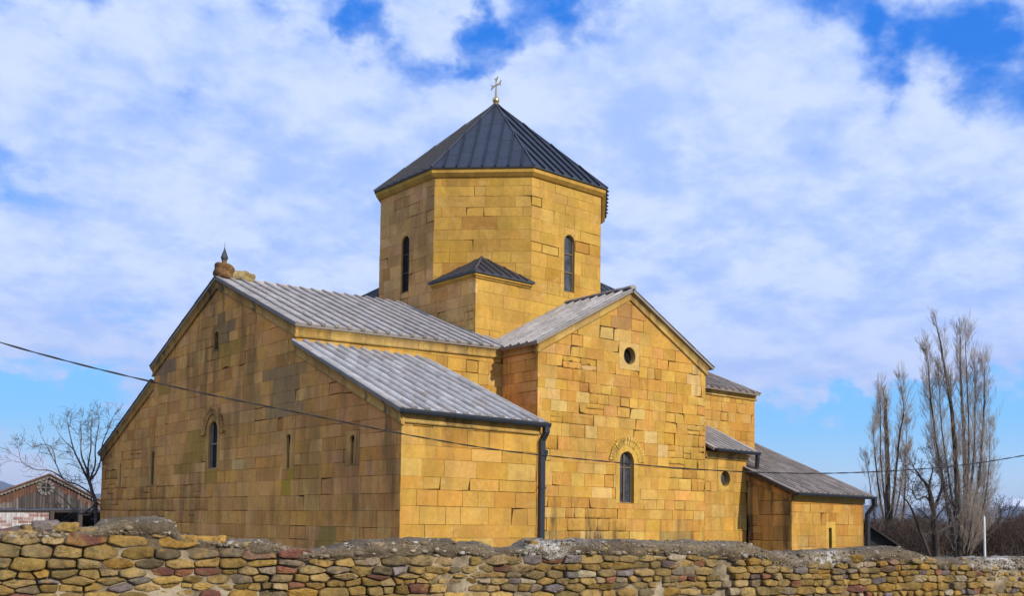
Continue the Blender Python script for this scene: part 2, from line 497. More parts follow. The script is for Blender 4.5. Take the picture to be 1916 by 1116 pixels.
    for a0, a1 in zip(ugrid, ugrid[1:]):
        for b0, b1 in zip(vgrid, vgrid[1:]):
            if any(h[0]-1e-5 <= a0 and a1 <= h[1]+1e-5 and h[2]-1e-5 <= b0 and b1 <= h[3]+1e-5 for h in holes): continue
            poly = top_clip(a0, a1, b0, b1, top)
            if poly: mb.face([P(a, b, -0.045) for a, b in poly], core, 0)


def arch_outline(uc, v0, v1, w, kind, n=14):
    r = w/2
    if kind == 'arch':
        return [(uc-r, v0), (uc+r, v0)]+[(uc+r*math.cos(math.pi*k/n), v1-r+r*math.sin(math.pi*k/n)) for k in range(n+1)]
    if kind == 'round':
        vc = (v0+v1)/2; rv = (v1-v0)/2
        return [(uc+r*math.cos(2*math.pi*k/28-math.pi/2), vc+rv*math.sin(2*math.pi*k/28-math.pi/2)) for k in range(28)]
    if kind == 'key':           # slit with a wider round head
        s = r*0.62
        return [(uc-s, v0), (uc+s, v0), (uc+s, v1-2*r+.02)]+[(uc+r*math.cos(math.pi*k/n), v1-r+r*math.sin(math.pi*k/n)) for k in range(n+1)]+[(uc-s, v1-2*r+.02)]
    return [(uc-r, v0), (uc+r, v0), (uc+r, v1), (uc-r, v1)]


def window(church, O, U, N, uc, v0, v1, w, kind, marg, col, seed, pane='dark', depth=0.28, bars=(), frame='frame', hood=None, stain=0.5, ragged=0.0):
    """returns the rectangle to leave out of the wall; builds window > pane, frame, hood_mould"""
    rnd = random.Random(seed); O, U, N = Vector(O), Vector(U), Vector(N); Z = Vector((0, 0, 1))
    P = lambda u, v, d=0.0: O+U*u+Z*v+N*d
    ml, mr, mb_, mt = marg
    hole = (uc-w/2-ml, uc+w/2+mr, v0-mb_, v1+mt)
    inner = arch_outline(uc, v0, v1, w, kind)
    if ragged: inner = [(a+rnd.uniform(-1, 1)*ragged, b+rnd.uniform(-1, 1)*ragged) for a, b in inner]
    cu, cv = uc, (v0+v1)/2
    rect = [(hole[0], hole[2]), (hole[1], hole[2]), (hole[1], hole[3]), (hole[0], hole[3])]
    rect = inset(rect, 0.004)
    def hit(poly, ang):
        dx, dy = math.cos(ang), math.sin(ang); best = None
        for i in range(len(poly)):
            (x1, y1), (x2, y2) = poly[i-1], poly[i]
            ex, ey = x2-x1, y2-y1; den = dx*ey-dy*ex
            if abs(den) < 1e-9: continue
            t = ((x1-cu)*ey-(y1-cv)*ex)/den; s = ((x1-cu)*dy-(y1-cv)*dx)/den
            if t > 0 and -1e-6 <= s <= 1+1e-6: best = t if best is None else max(best, t)
        return (cu+dx*best, cv+dy*best)
    angs = sorted(set(round(math.atan2(b-cv, a-cu), 6) for a, b in inner+rect))
    I = [hit(inner, a) for a in angs]; E = [hit(rect, a) for a in angs]; n = len(angs)
    m_ = MB(); cc = (*col, stain)
    for i in range(n):
        j = (i+1) % n
        m_.face([P(*I[i], 0), P(*E[i], 0), P(*E[j], 0), P(*I[j], 0)], cc)
        m_.face([P(*E[i], 0), P(*E[i], -0.07), P(*E[j], -0.07), P(*E[j], 0)], cc)
        m_.face([P(*I[j], 0), P(*I[j], -depth), P(*I[i], -depth), P(*I[i], 0)], (col[0]*.9, col[1]*.9, col[2]*.9, stain))
    wo = m_.build('window', M['ashlar'], church)
    p = MB(); p.face([P(a, b, -depth+0.02) for a, b in I], (1, 1, 1, 1)); p.build('pane', M[pane], wo)
    if bars:
        fb = MB()
        d0, d1 = -depth+0.022, -depth+0.06
        def bar(a0, a1, b0, b1):
            poly = [(a0, b0), (a1, b0), (a1, b1), (a0, b1)]
            fb.prism([P(a, b, d0) for a, b in poly], N*(d1-d0))
        for bdef in bars:
            if bdef[0] == 'h': bar(uc-w/2+.003, uc+w/2-.003, bdef[1]-bdef[2]/2, bdef[1]+bdef[2]/2)
            if bdef[0] == 'v': bar(bdef[1]-bdef[2]/2, bdef[1]+bdef[2]/2, v0+.004, v1-(w*.15 if kind == 'arch' else 0.01))
            if bdef[0] == 'jamb':                       # frame following the opening
                t_ = bdef[1]; ri = inset(I, t_)
                for i in range(n):
                    j = (i+1) % n
                    fb.face([P(*ri[i], d1), P(*I[i], d1), P(*I[j], d1), P(*ri[j], d1)])
                    fb.face([P(*ri[j], d1), P(*ri[j], d0), P(*ri[i], d0), P(*ri[i], d1)])
        fb.build('frame', M[frame], wo)
    if hood:
        vc, ri, ro, pr, foot, broken = hood
        hm = MB(); n = 22
        for k in range(n):
            a0 = math.pi*k/n; a1 = math.pi*(k+1)/n-0.02
            if broken and rnd.random() < broken: continue
            jr = (rnd.uniform(-1, 1)*0.03 if broken else 0); jd = (rnd.uniform(-.03, 0.0) if broken else 0)
            prof = [(ri, 0.0), (ri, pr*.5+jd), (ri+(ro-ri)*.45, pr*.55+jd), (ri+(ro-ri)*.7, pr+jd), (ro+jr, pr*.9+jd), (ro+jr, 0.0)]
            vv = [P(uc+r*math.cos(a), vc+r*math.sin(a), d) for a in (a0, a1) for r, d in prof]
            q = len(prof)
            f = [(i, i+1, q+i+1, q+i) for i in range(q-1)]+[tuple(range(q))[::-1], tuple(range(q, 2*q))]
            kk = rnd.uniform(.9, 1.08)
            hm.idx(vv, f, (col[0]*kk, col[1]*kk, col[2]*kk, 0.9), 0)
        if foot:
            for s_ in (-1, 1):
                a, b = sorted((uc+s_*ri, uc+s_*(ro+foot)))
                hm.prism([P(a, vc-.055, -.01), P(b, vc-.055, -.01), P(b, vc-.002, -.01), P(a, vc-.002, -.01)], N*(pr+.005), (*col, 0.9))
        hm.build('hood_mould', M['ashlar'], wo)
    return hole


PROF = [(0.0, 0.0), (0.045, 0.0), (0.062, 0.022), (0.058, 0.05), (0.035, 0.065), (0.030, 0.11), (0.045, 0.17), (0.085, 0.23), (0.11, 0.26)]


def cornice(church, segs, N, pal, seed, prof=PROF, hs=1.0, outs=1.0, stain=0.8, blk=(0.7, 1.2), name='cornice'):
    """mouldings swept along straight runs in a wall's plane; one block of stone after another"""
    rnd = random.Random(seed); N = Vector(N); Z = Vector((0, 0, 1)); mb = MB()
    for (a, b) in segs:
        a, b = Vector(a), Vector(b); L = (b-a).length; d = (b-a)/L; s = 0.0
        q = len(prof)
        while s < L-1e-3:
            e = min(L, s+rnd.uniform(*blk))
            if L-e < 0.3: e = L
            base = rnd.choice(pal); k = rnd.gauss(.97, 0.06); jd = rnd.uniform(-.006, .004)
            vv = []
            for t_ in (s+(0.002 if s > 0 else 0), e-(0.005 if e < L else 0)):
                for o, h in prof: vv.append(a+d*t_+N*(o*outs+(jd if o > 0.01 else 0))+Z*h*hs)
                vv.append(a+d*t_+N*(-0.04)+Z*prof[-1][1]*hs); vv.append(a+d*t_+N*(-0.04))
            n = q+2
            f = [(i, (i+1) % n, n+(i+1) % n, n+i) for i in range(n)]+[tuple(range(n))[::-1], tuple(range(n, 2*n))]
            mb.idx(vv, f, (base[0]*k, base[1]*k, base[2]*k, stain*rnd.uniform(.6, 1.2)), 0)
            s = e
    return mb.build(name, M['ashlar'], church)


TILES = [(0.34, 0.315, 0.30), (0.37, 0.345, 0.33), (0.31, 0.285, 0.27), (0.40, 0.37, 0.35), (0.35, 0.315, 0.29)]
TILES2 = [(0.25, 0.215, 0.195), (0.28, 0.245, 0.22), (0.22, 0.19, 0.17), (0.31, 0.27, 0.245)]


def tile_roof(church, E0, E1, UPV, pitch, seed, pal=TILES, r=0.05, thick=0.085, seg=0.55, square=False, verge=(True, True), name='tile_roof'):
    """E0..E1 the eave edge (top face), UPV from eave to ridge"""
    rnd = random.Random(seed); E0, E1, UPV = Vector(E0), Vector(E1), Vector(UPV)
    W = (E1-E0).length; ax = (E1-E0)/W; S = UPV.length; up = UPV/S
    nrm = ax.cross(up).normalized()
    if nrm.z < 0: nrm = -nrm
    mb = MB(); n = max(2, round(W/pitch)); pw = W/n
    nseg = max(1, round(S/seg)); sl_ = S/nseg
    P = lambda u, s, h: E0+ax*u+up*s+nrm*h
    base = (0.27, 0.24, 0.215, 1)
    # deck
    for quad in ([P(0, 0, -.012), P(W, 0, -.012), P(W, S, -.012), P(0, S, -.012)], [P(0, 0, -thick), P(0, S, -thick), P(W, S, -thick), P(W, 0, -thick)],
                 [P(0, 0, -thick), P(W, 0, -thick), P(W, 0, -.012), P(0, 0, -.012)], [P(0, S, -thick), P(0, 0, -thick), P(0, 0, -.012), P(0, S, -.012)],
                 [P(W, 0, -thick), P(W, S, -thick), P(W, S, -.012), P(W, 0, -.012)]):
        mb.face(quad, base)
    # pans between the rolls, each a course of overlapping tiles
    for i in range(n):
        off = rnd.uniform(-.06, .06)
        for j in range(nseg):
            s0, s1 = max(0, j*sl_+(off if j else 0)), min(S, (j+1)*sl_+(off if j+1 < nseg else 0))
            c = rnd.choice(pal); k = rnd.gauss(1.04, 0.04)
            u0, u1 = i*pw+0.004, (i+1)*pw-0.004
            a, b, c_, d = P(u0, s0, .012), P(u1, s0, .012), P(u1, s1, .001), P(u0, s1, .001)
            mb.face([a, b, c_, d], (c[0]*k, c[1]*k, c[2]*k, 1))
            mb.face([P(u0, s0, -.011), P(u1, s0, -.011), b, a], (c[0]*k*.8, c[1]*k*.8, c[2]*k*.8, 1))
    # rolls
    hw = r*1.05
    us = [i*pw for i in range(1, n)]
    if verge[0]: us = [hw*0.4]+us
    if verge[1]: us = us+[W-hw*0.4]
    for ui, u in enumerate(us):
        edge_ = (u < pw*.5) or (u > W-pw*.5)
        off = rnd.uniform(-.12, .12)
        for j in range(nseg):
            s0 = max(-0.03 if not edge_ else 0, j*sl_+(off if j else -0.03)); s1 = min(S, (j+1)*sl_+(off if j+1 < nseg else 0)+0.01)
            c = rnd.choice(pal); k = rnd.gauss(.90, 0.055)
            rr = r*rnd.uniform(0.97, 1.03); du = rnd.uniform(-.004, .004)
            m_ = 7; vv = []
            hh = 0.45 if edge_ else 1.0
            for s_, q in ((s0, 1.06), (s1, 0.94)):
                if square:
                    for (x, y) in ((-1, 0), (-.92, .8), (-.6, 1.05), (.6, 1.05), (.92, .8), (1, 0)): vv.append(P(u+du+x*rr*q, s_, (y*rr*q)*hh+.002))
                else:
                    for t_ in range(m_+1):
                        a = math.pi*t_/m_; vv.append(P(u+du-rr*q*math.cos(a), s_, (rr*q*(math.sin(a)*1.12))*hh+.002))
            nn = len(vv)//2
            f = [(i, i+1, nn+i+1, nn+i) for i in range(nn-1)]
            mb.idx(vv, f, (c[0]*k, c[1]*k, c[2]*k, 1), 0, not square)
            mb.idx(vv[:nn], [tuple(range(nn))[::-1]], (c[0]*k*.85, c[1]*k*.8, c[2]*k*.78, 1), 0)
    return mb.build(name, M['tile'], church)


def ridge_cap(parent, A, B, r, seed, pal=TILES, seg=0.5):
    rnd = random.Random(seed); A, B = Vector(A), Vector(B); L = (B-A).length; d = (B-A)/L; n = max(1, round(L/seg)); mb = MB()
    side = d.cross(Vector((0, 0, 1))).normalized()
    for i in range(n):
        c = rnd.choice(pal); k = rnd.gauss(.9, .08); vv = []
        for t_, q in ((i*L/n, 1.05), ((i+1)*L/n+0.02, .95)):
            for m_ in range(8):
                a = math.pi*m_/7; vv.append(A+d*t_+side*(r*q*math.cos(a)*1.3)+Vector((0, 0, r*q*math.sin(a)-.03)))
        f = [(j, j+1, 8+j+1, 8+j) for j in range(7)]+[tuple(range(8)), tuple(range(8, 16))[::-1]]
        mb.idx(vv, f, (c[0]*k, c[1]*k, c[2]*k, 1), 0, False)
    return mb.build('ridge_cap', M['tile'], parent)


# ------------------------------------------------------------------ ground
G = -1.35
g = MB()
gx = [-9000, -400, -60, -20, 0, 20, 60, 400, 9000]
for a, b in zip(gx, gx[1:]):
    for c, d in zip(gx, gx[1:]): g.face([(a, c, G), (b, c, G), (b, d, G), (a, d, G)])
tag(g.build('ground', M['ground']), kind='structure')

# ------------------------------------------------------------------ the church
W = 20.0; T = 3.385; XT, XT2 = 6.64, 13.74; XD, YD, RD = 10.12, 10.0, 3.767
church = empty('church', (9.0, 10.0, G))
tag(church, 'ochre ashlar stone church with octagonal drum and dark metal cone roof', 'church')
Wn, Sn, En, Nn = (-1, 0, 0), (0, -1, 0), (1, 0, 0), (0, 1, 0)
MOSS = (0.50, 0.265, 0.05)
DARKB = (0.22, 0.15, 0.075)

# --- west facade: u = 20 - y
OW, UW = (0, W, 0), (0, -1, 0)
h = []
SW_ = (0.66, 0.34, 0.10)
h.append(window(church, OW, UW, Wn, 10.0, 5.27, 5.80, 0.24, 'arch', (.10, .10, .05, .08), SW_, 1, depth=0.12, ragged=.012, stain=.9))
h.append(window(church, OW, UW, Wn, 9.98, 1.81, 3.18, 0.62, 'arch', (.20, .20, .02, .32), SW_, 2, depth=0.11, frame='whiteframe',
                bars=(('jamb', .022), ('h', 2.52, .035), ('v', 9.80, .022)), hood=(2.86, .52, .74, .075, .10, 0), stain=.8))
h.append(window(church, OW, UW, Wn, 14.75, 1.65, 2.53, 0.22, 'key', (.22, .22, .02, .12), SW_, 3, depth=0.075, stain=.7))
h.append(window(church, OW, UW, Wn, 17.93, 1.65, 2.33, 0.20, 'key', (.20, .22, .02, .10), SW_, 4, depth=0.075, stain=.7))
h.append(window(church, OW, UW, Wn, 5.17, 1.44, 2.52, 0.20, 'arch', (.28, .26, .02, .12), SW_, 5, depth=0.075, stain=.6))
h.append(window(church, OW, UW, Wn, 2.04, 1.45, 2.22, 0.17, 'arch', (.22, .22, .02, .10), SW_, 6, depth=0.12, pane='frame', ragged=.02, stain=.9))
fac = MB()
topW = [(0, 2.66), (5, 4.77), (5, 5.26), (10, 7.31), (15, 5.26), (15, 4.80), (20, 2.72)]
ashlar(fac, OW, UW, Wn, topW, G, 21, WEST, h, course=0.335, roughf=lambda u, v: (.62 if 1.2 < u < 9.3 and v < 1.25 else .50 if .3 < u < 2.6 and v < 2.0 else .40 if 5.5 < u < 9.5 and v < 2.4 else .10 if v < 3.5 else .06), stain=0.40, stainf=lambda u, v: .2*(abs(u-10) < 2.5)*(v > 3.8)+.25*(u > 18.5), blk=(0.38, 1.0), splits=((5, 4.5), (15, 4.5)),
       moss=((9.7, 10.3, 1.4, 1.8, MOSS), (14.6, 14.9, 1.3, 1.6, (0.52, .32, .035)), (8.5, 9.2, 2.2, 2.75, MOSS), (7.6, 8.2, 1.9, 2.3, MOSS),
             (6.0, 6.35, 4.35, 4.65, MOSS), (7.0, 7.2, 4.4, 4.6, MOSS), (11.0, 11.25, 4.9, 5.35, MOSS), (10.2, 10.6, 5.6, 6.2, (.34, .20, .08)),
             (5.4, 6.0, 4.9, 5.2, (.34, .20, .10)), (13.8, 15.0, 3.3, 4.3, (.44, .25, .10)),
             (16.8, 17.2, -.5, 0.1, (.42, .25, .06)), (11.6, 12.0, 1.45, 1.9, (.78, .48, .16))), vstart=G+.02)
fac.build('facade_wall', M['ashlar'], church)

# --- south-west corner room
sw = MB(); ashlar(sw, (0, 0, 0), (1, 0, 0), Sn, [(0, 2.72), (3.8, 2.69)], G, 22, SOUTH, course=0.335, rough=0, notch=.02, stain=0.22, stainf=lambda u, v: .25*(v > 2.0), blk=(0.38, 0.9))
ashlar(sw, (3.8, 0, 0), (0, 1, 0), En, [(0, 2.70), (5, 4.72)], G, 23, SOUTH, course=0.35, rough=0.1, stain=0.3)
sw.build('corner_room_wall', M['ashlar'], church)
# --- nave walls
nv = MB()
ashlar(nv, (0, 5, 0), (1, 0, 0), Sn, [(0, 5.24), (6.64, 5.40)], 1.2, 24, SOUTH, course=0.34, rough=0.22, stain=0.35, blk=(.35, .8))
ashlar(nv, (XT2, 5, 0), (1, 0, 0), Sn, [(0, 5.14), (18.33-XT2, 5.10)], 1.0, 25, SOUTH, course=0.30, rough=0.25, stain=0.3, blk=(.3, .7))
ashlar(nv, (18.33, 5, 0), (0, 1, 0), En, [(0, 5.12), (5, 7.2), (10, 5.12)], G, 26, SOUTH, course=0.36, rough=0.2, stain=0.4)
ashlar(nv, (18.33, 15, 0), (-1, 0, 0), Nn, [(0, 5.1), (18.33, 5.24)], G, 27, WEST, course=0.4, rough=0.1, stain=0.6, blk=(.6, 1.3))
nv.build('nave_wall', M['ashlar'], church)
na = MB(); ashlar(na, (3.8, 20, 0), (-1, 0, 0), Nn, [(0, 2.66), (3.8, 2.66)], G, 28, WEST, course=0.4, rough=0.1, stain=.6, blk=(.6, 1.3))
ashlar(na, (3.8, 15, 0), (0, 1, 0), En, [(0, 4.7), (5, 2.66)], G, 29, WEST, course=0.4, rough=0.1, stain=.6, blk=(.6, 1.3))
na.build('corner_room_wall', M['ashlar'], church)
# --- transept: west side, gable front, east side
ts = MB()
ashlar(ts, (XT, 5, 0), (0, -1, 0), Wn, [(0, 5.42), (5-T, 5.42)], G, 30, WEST, course=0.34, rough=0.2, stain=.7, stainf=lambda u, v: .9*(v < 3.9), blk=(.4, .9))
ts.build('transept_wall', M['ashlar'], church); ts = MB()
ashlar(ts, (XT2, T, 0), (0, 1, 0), En, [(0, 5.45), (5-T, 5.45)], G, 31, SOUTH, course=0.36, rough=0.2, stain=.5)
ts.build('transept_wall', M['ashlar'], church)
OT, UT = (0, T, 0), (1, 0, 0)
SS_ = (0.53, 0.335, 0.07)
h = [window(church, OT, UT, Sn, 10.18, 0.99, 2.54, 0.60, 'arch', (.16, .20, .02, .20), SS_, 7, depth=0.17, pane='glass', frame='frame',
            bars=(('jamb', .035), ('v', 10.16, .035), ('h', 2.06, .03)), hood=(2.24, .47, .74, .06, .0, .05), ragged=.012, stain=.5),
     window(church, OT, UT, Sn, 10.27, 5.175, 5.71, 0.50, 'round', (.20, .17, .16, .14), (0.55, .365, .125), 8, depth=0.22, stain=.3)]
gw = MB()
ashlar(gw, OT, UT, Sn, [(XT, 5.42), (10.25, 7.38), (XT2, 5.45)], G, 33, SOUTH+[(.50, .258, .062), (.51, .270, .072), (.545, .36, .125)], h, course=0.345, roughf=lambda u, v: (.60 if 7.3 < u < 9.4 and 3.2 < v < 4.9 else .62 if u > 12.0 and 1.2 < v < 4.3 else .45 if u < 7.6 and v < 4.6 else .42 if v < .7 and u < 9.5 else .16), stain=0.25, stainf=lambda u, v: .55*(v < .9)*(u < 9.6)+.35*(v < .3)+.3*(u > 13.2), blk=(.32, .85),
       moss=((9.95, 10.3, 6.2, 6.75, (.36, .20, .07)), (7.0, 7.9, -.5, .5, (.33, .22, .07)), (12.2, 13.0, -.2, .3, (.34, .23, .07))))
gw.build('gable_wall', M['ashlar'], church)
# --- south-east room and annex
h = [window(church, (0, T+.02, 0), UT, Sn, 14.75, 1.62, 2.13, 0.48, 'round', (.14, .14, .12, .10), SS_, 9, depth=0.2, pane='glass', stain=.4)]
se = MB()
ashlar(se, (0, T+.02, 0), UT, Sn, [(XT2, 2.76), (15.84, 2.74)], G, 34, SOUTH, h, course=0.36, rough=0.12, stain=0.35, blk=(.35, .7))
ashlar(se, (15.84, T+.02, 0), (0, 1, 0), En, [(0, 2.75), (1.58, 3.50)], 1.6, 35, SOUTH, course=0.36, rough=0.12, stain=0.35, blk=(.35, .7))
se.build('corner_room_wall', M['ashlar'], church)
YA = 1.62
h = [window(church, (0, YA, 0), UT, Sn, 17.95, -0.36, 0.31, 0.17, 'rect', (.16, .22, .02, .22), SS_, 10, depth=0.12, stain=.3)]
an = MB()
ashlar(an, (15.84, T, 0), (0, -1, 0), Wn, [(0, 2.14), (T-YA, 1.40)], G, 36, [(.56, .33, .09), (.52, .30, .08), (.60, .36, .11), (.48, .28, .08)], course=0.40, rough=0.62, stain=0.8, blk=(.4, .8))
ashlar(an, (0, YA, 0), UT, Sn, [(15.84, 1.40), (19.92, 1.36)], G, 37, SOUTH, h, course=0.33, rough=0.10, stain=0.30, blk=(.32, .75))
ashlar(an, (19.92, YA, 0), (0, 1, 0), En, [(0, 1.36), (6.0, 3.85)], G, 38, SOUTH, course=0.36, rough=0.2, stain=0.4)
ashlar(an, (19.92, 7.62, 0), (-1, 0, 0), Nn, [(0, 3.8), (1.58, 3.8)], G, 39, SOUTH, course=0.36, rough=0.2, stain=0.4)
an.build('annex_wall', M['ashlar'], church)

# --- cornices
CW = [(0.52, 0.285, 0.08), (0.49, 0.265, 0.07), (0.55, 0.31, 0.09)]
CS = [(0.47, 0.315, 0.095), (0.44, 0.28, 0.075), (0.49, 0.34, 0.11), (0.42, 0.28, 0.10)]
Vz = lambda p, dz: (p[0], p[1], p[2]+dz)
e = 0.26
cornice(church, [((0, 20.06, 2.63-e), (0, 15.0, 4.77-e)), ((0, 15.06, 5.235-e), (0, 10, 7.31-e)), ((0, 10, 7.31-e), (0, 4.94, 5.235-e)),
                 ((0, 5.0, 4.80-e), (0, -0.06, 2.695-e))], Wn, CW, 51, stain=.95)
cornice(church, [((-.06, 0, 2.70-e+.04), (3.86, 0, 2.665-e+.04))], Sn, CS, 52, stain=.7)
cornice(church, [((-.06, 5, 5.235-e), (6.60, 5, 5.40-e))], Sn, CS, 53, stain=.7)
cornice(church, [((XT, 4.95, 5.43-e), (XT, T-.06, 5.43-e))], Wn, CW, 54, stain=1)
cornice(church, [((XT-.06, T, 5.39-e), (10.25, T, 7.40-e)), ((10.25, T, 7.40-e), (XT2+.06, T, 5.43-e))], Sn, CS, 55, stain=.6)
cornice(church, [((XT2+.02, 5, 5.16-e), (18.39, 5, 5.13-e))], Sn, CS, 56, stain=.7)
cornice(church, [((XT2+.02, T+.02, 2.775-e), (15.90, T+.02, 2.755-e))], Sn, CS, 57, hs=.8, stain=.7)
cornice(church, [((15.78, YA, 1.40-.22), (19.98, YA, 1.36-.22))], Sn, CS, 58, hs=.85, outs=.6, stain=.6)
cornice(church, [((15.84, T, 2.10-.24), (15.84, YA-.05, 1.38-.24))], Wn, CW, 59, hs=.85, outs=.6, stain=1)

# --- tiled roofs
s41 = 0.41
rf = tile_roof(church, (-.10, 4.84, 5.315), (6.9, 4.84, 5.47), (0, 5.16, 7.415-5.315), 0.385, 61, r=.058, square=True)
ridge_cap(rf, (.95, 10, 7.42), (6.4, 10, 7.50), .085, 62, [(0.42, .30, .20), (.46, .35, .25), (.38, .27, .19), (.44, .38, .33)])
tile_roof(church, (6.9, 15.16, 5.315), (-.10, 15.16, 5.315), (0, -5.16, 2.10), 0.385, 63, r=.048, square=True)
tile_roof(church, (-.10, -.11, 2.775), (3.98, -.11, 2.74), (0, 5.09, 2.115), 0.345, 64, [(.36, .35, .345), (.40, .39, .38), (.33, .32, .315), (.44, .43, .42), (.36, .325, .31)], r=.067, verge=(True, True))
tile_roof(church, (3.98, 20.22, 2.66), (-.10, 20.22, 2.66), (0, -5.2, 2.21), 0.345, 65, r=.058)
# transept: west slope and east slope
rt = tile_roof(church, (6.44, 8.0, 5.42), (6.44, T-.16, 5.42), (3.81, 0, 2.06), 0.36, 66, r=.058)
tile_roof(church, (14.0, T-.16, 5.45), (14.0, 8.0, 5.45), (-3.75, 0, 2.03), 0.36, 67, r=.046)
ridge_cap(rt, (10.25, T-.17, 7.52), (10.25, 6.3, 7.52), .10, 68, TILES2)
# east arm
rt = tile_roof(church, (13.0, 4.72, 5.15), (18.32, 4.72, 5.11), (0, 5.28, 2.22), 0.37, 69, TILES2, r=.064, square=True)
tile_roof(church, (18.32, 15.28, 5.11), (13.0, 15.28, 5.15), (0, -5.28, 2.22), 0.37, 70, TILES2, r=.05, square=True)
ridge_cap(rt, (13.4, 10, 7.36), (18.32, 10, 7.34), .085, 71, TILES2)
# south-east room, annex
tile_roof(church, (13.80, 3.09, 2.84), (15.99, 3.09, 2.81), (0, 1.95, 0.94), 0.27, 72, TILES, r=.055)
tile_roof(church, (15.66, 1.33, 1.455), (20.03, 1.33, 1.415), (0, 6.3, 2.62), 0.29, 73, TILES2, r=.055)

# --- gutters and downpipes
def gutter(A, B, out, hgt=.10, dep=.13):
    A, B, out = Vector(A), Vector(B), Vector(out); mb = MB(); L = (B-A).length; d = (B-A)/L
    sec = [(0, hgt), (0, .02), (.02, 0), (dep-.03, 0), (dep-.006, .03), (dep, hgt*.55), (dep+.008, hgt*.62), (dep+.008, hgt), (dep-.006, hgt), (dep-.014, .04), (.012, .025), (.010, hgt)]
    q = len(sec)
    def run(s0, s1, gr):
        vv = [A+d*s+out*(o*gr)+Vector((0, 0, 1))*(z if gr == 1 else z-.004) for s in (s0, s1) for o, z in sec]
        mb.idx(vv, [(i, (i+1) % q, q+(i+1) % q, q+i) for i in range(q)]+[tuple(range(q))[::-1], tuple(range(q, 2*q))])
    run(0, L, 1)
    k = max(1, round(L/1.2))
    for i in range(1, k): run(L*i/k-.02, L*i/k+.02, 1.05)
    mb.face([A+out*o+Vector((0, 0, z)) for o, z in ((.004, hgt-.004), (.004, .006), (dep, .006), (dep, hgt-.004))])
    return mb.build('gutter', M['gutter'], church)
gutter((-.12, -.10, 2.655), (4.02, -.10, 2.615), Sn, .115)
gutter((13.86, 3.10, 2.72), (16.05, 3.10, 2.69), Sn, .10)
gutter((15.64, 1.34, 1.335), (20.10, 1.34, 1.295), Sn, .10)
fl = MB(); fl.prism([(15.645, 3.36, 2.19), (15.645, 1.26, 1.30), (15.645, 1.26, 1.40), (15.645, 3.36, 2.29)], (.03, 0, 0)); fl.build('verge_flashing', M['gutter'], church)

def pipe(path, w=.13, d=.10, brk=(), side=1):
    mb = MB(); vv = []
    for p in path:
        x, y, z = p; vv += [(x-w/2, y-d/2, z), (x+w/2, y-d/2, z), (x+w/2, y+d/2, z), (x-w/2, y+d/2, z)]
    n = len(path)
    mb.idx(vv, [(4*i+k, 4*i+4+k, 4*i+4+(k+1) % 4, 4*i+(k+1) % 4) for i in range(n-1) for k in range(4)]+[(0, 1, 2, 3), tuple(range(4*n-4, 4*n))[::-1]])
    for z, x, y in brk: mb.box((x-w/2-.012, y-d/2-.012, z-.025), (x+w/2+.012, y+d/2+.012, z+.025))
    return mb
pm = pipe([(3.91, -.17, 2.64), (3.91, -.17, 2.50), (3.86, -.08, 2.30), (3.86, -.08, G+.05)], .14, .11, ((1.2, 3.86, -.09), (-.2, 3.86, -.09)))
pm.prism([(3.93, -.15, 2.10), (4.00, -.15, 2.08), (4.00, -.15, 2.02), (3.93, -.15, 1.85)], (0, .10, 0))
pm.build('downpipe', M['gutter'], church)
pipe([(15.94, 3.03, 2.70), (15.94, 3.03, 2.58), (15.98, 3.10, 2.20), (15.98, 3.06, 2.12)], .11, .10).build('downpipe', M['gutter'], church)
pipe([(20.02, 1.26, 1.31), (20.02, 1.26, 1.12), (19.99, 1.52, .80), (19.99, 1.54, G+.05)], .14, .12, ((.3, 19.99, 1.54),)).build('downpipe', M['gutter'], church)

# --- crossing: square base, octagonal drum
DROT = R_(1.68); cr, sr = math.cos(DROT), math.sin(DROT)
def dr(x, y, z): return Vector((XD+x*cr-y*sr, YD+x*sr+y*cr, z))
def ddir(x, y): return Vector((x*cr-y*sr, x*sr+y*cr, 0))
HB, HD = 7.80, 11.42; hw = RD*math.tan(math.pi/8)
for k in range(8):
    ang = R_(45*k); N = ddir(math.cos(ang), math.sin(ang)); U = ddir(-math.sin(ang), math.cos(ang))
    O = dr(math.cos(ang)*RD, math.sin(ang)*RD, 0)
    dm = MB(); hl = []
    if k % 2 == 0:
        off = {6: .12, 4: -.02}.get(k, 0)
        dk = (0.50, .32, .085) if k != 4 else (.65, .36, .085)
        hl = [window(church, O, U, N, off, 7.90, 9.79, .46, 'arch', (.012, .012, .012, .012), dk, 80+k, depth=.15 if k != 4 else .12,
                     pane='glass' if k == 6 else 'dark', frame='frame' if k == 6 else 'ironframe', stain=.3,
                     bars=(('jamb', .03), ('h', 8.55, .03), ('h', 9.17, .03)))]
        tp = [(-RD, HB), (-hw, HB), (-hw, HD), (hw, HD), (hw, HB), (RD, HB)]
        ashlar(dm, O, U, N, tp, 4.3, 90+k, DRUM if k != 4 else [(.66, .365, .12), (.68, .38, .13), (.62, .335, .11), (.70, .405, .14)], hl, course=.365,  # west face of the drum coloured brighter to offset its shade
               roughf=lambda u, v: .45 if v < 6.9 else 0, notch=.015, stain=.18 if k != 4 else .4, blk=(.4, 1.1), splits=((-hw, HB), (hw, HB)))
    else:
        ashlar(dm, O, U, N, [(-hw, HD), (hw, HD)], 7.4, 90+k, DRUM, (), course=.365, rough=0, notch=.02, stain=.16, stainf=lambda u, v: .15*(v > 10.9), blk=(.4, 1.2))
    dm.build('drum_wall', M['ashlar'], church)
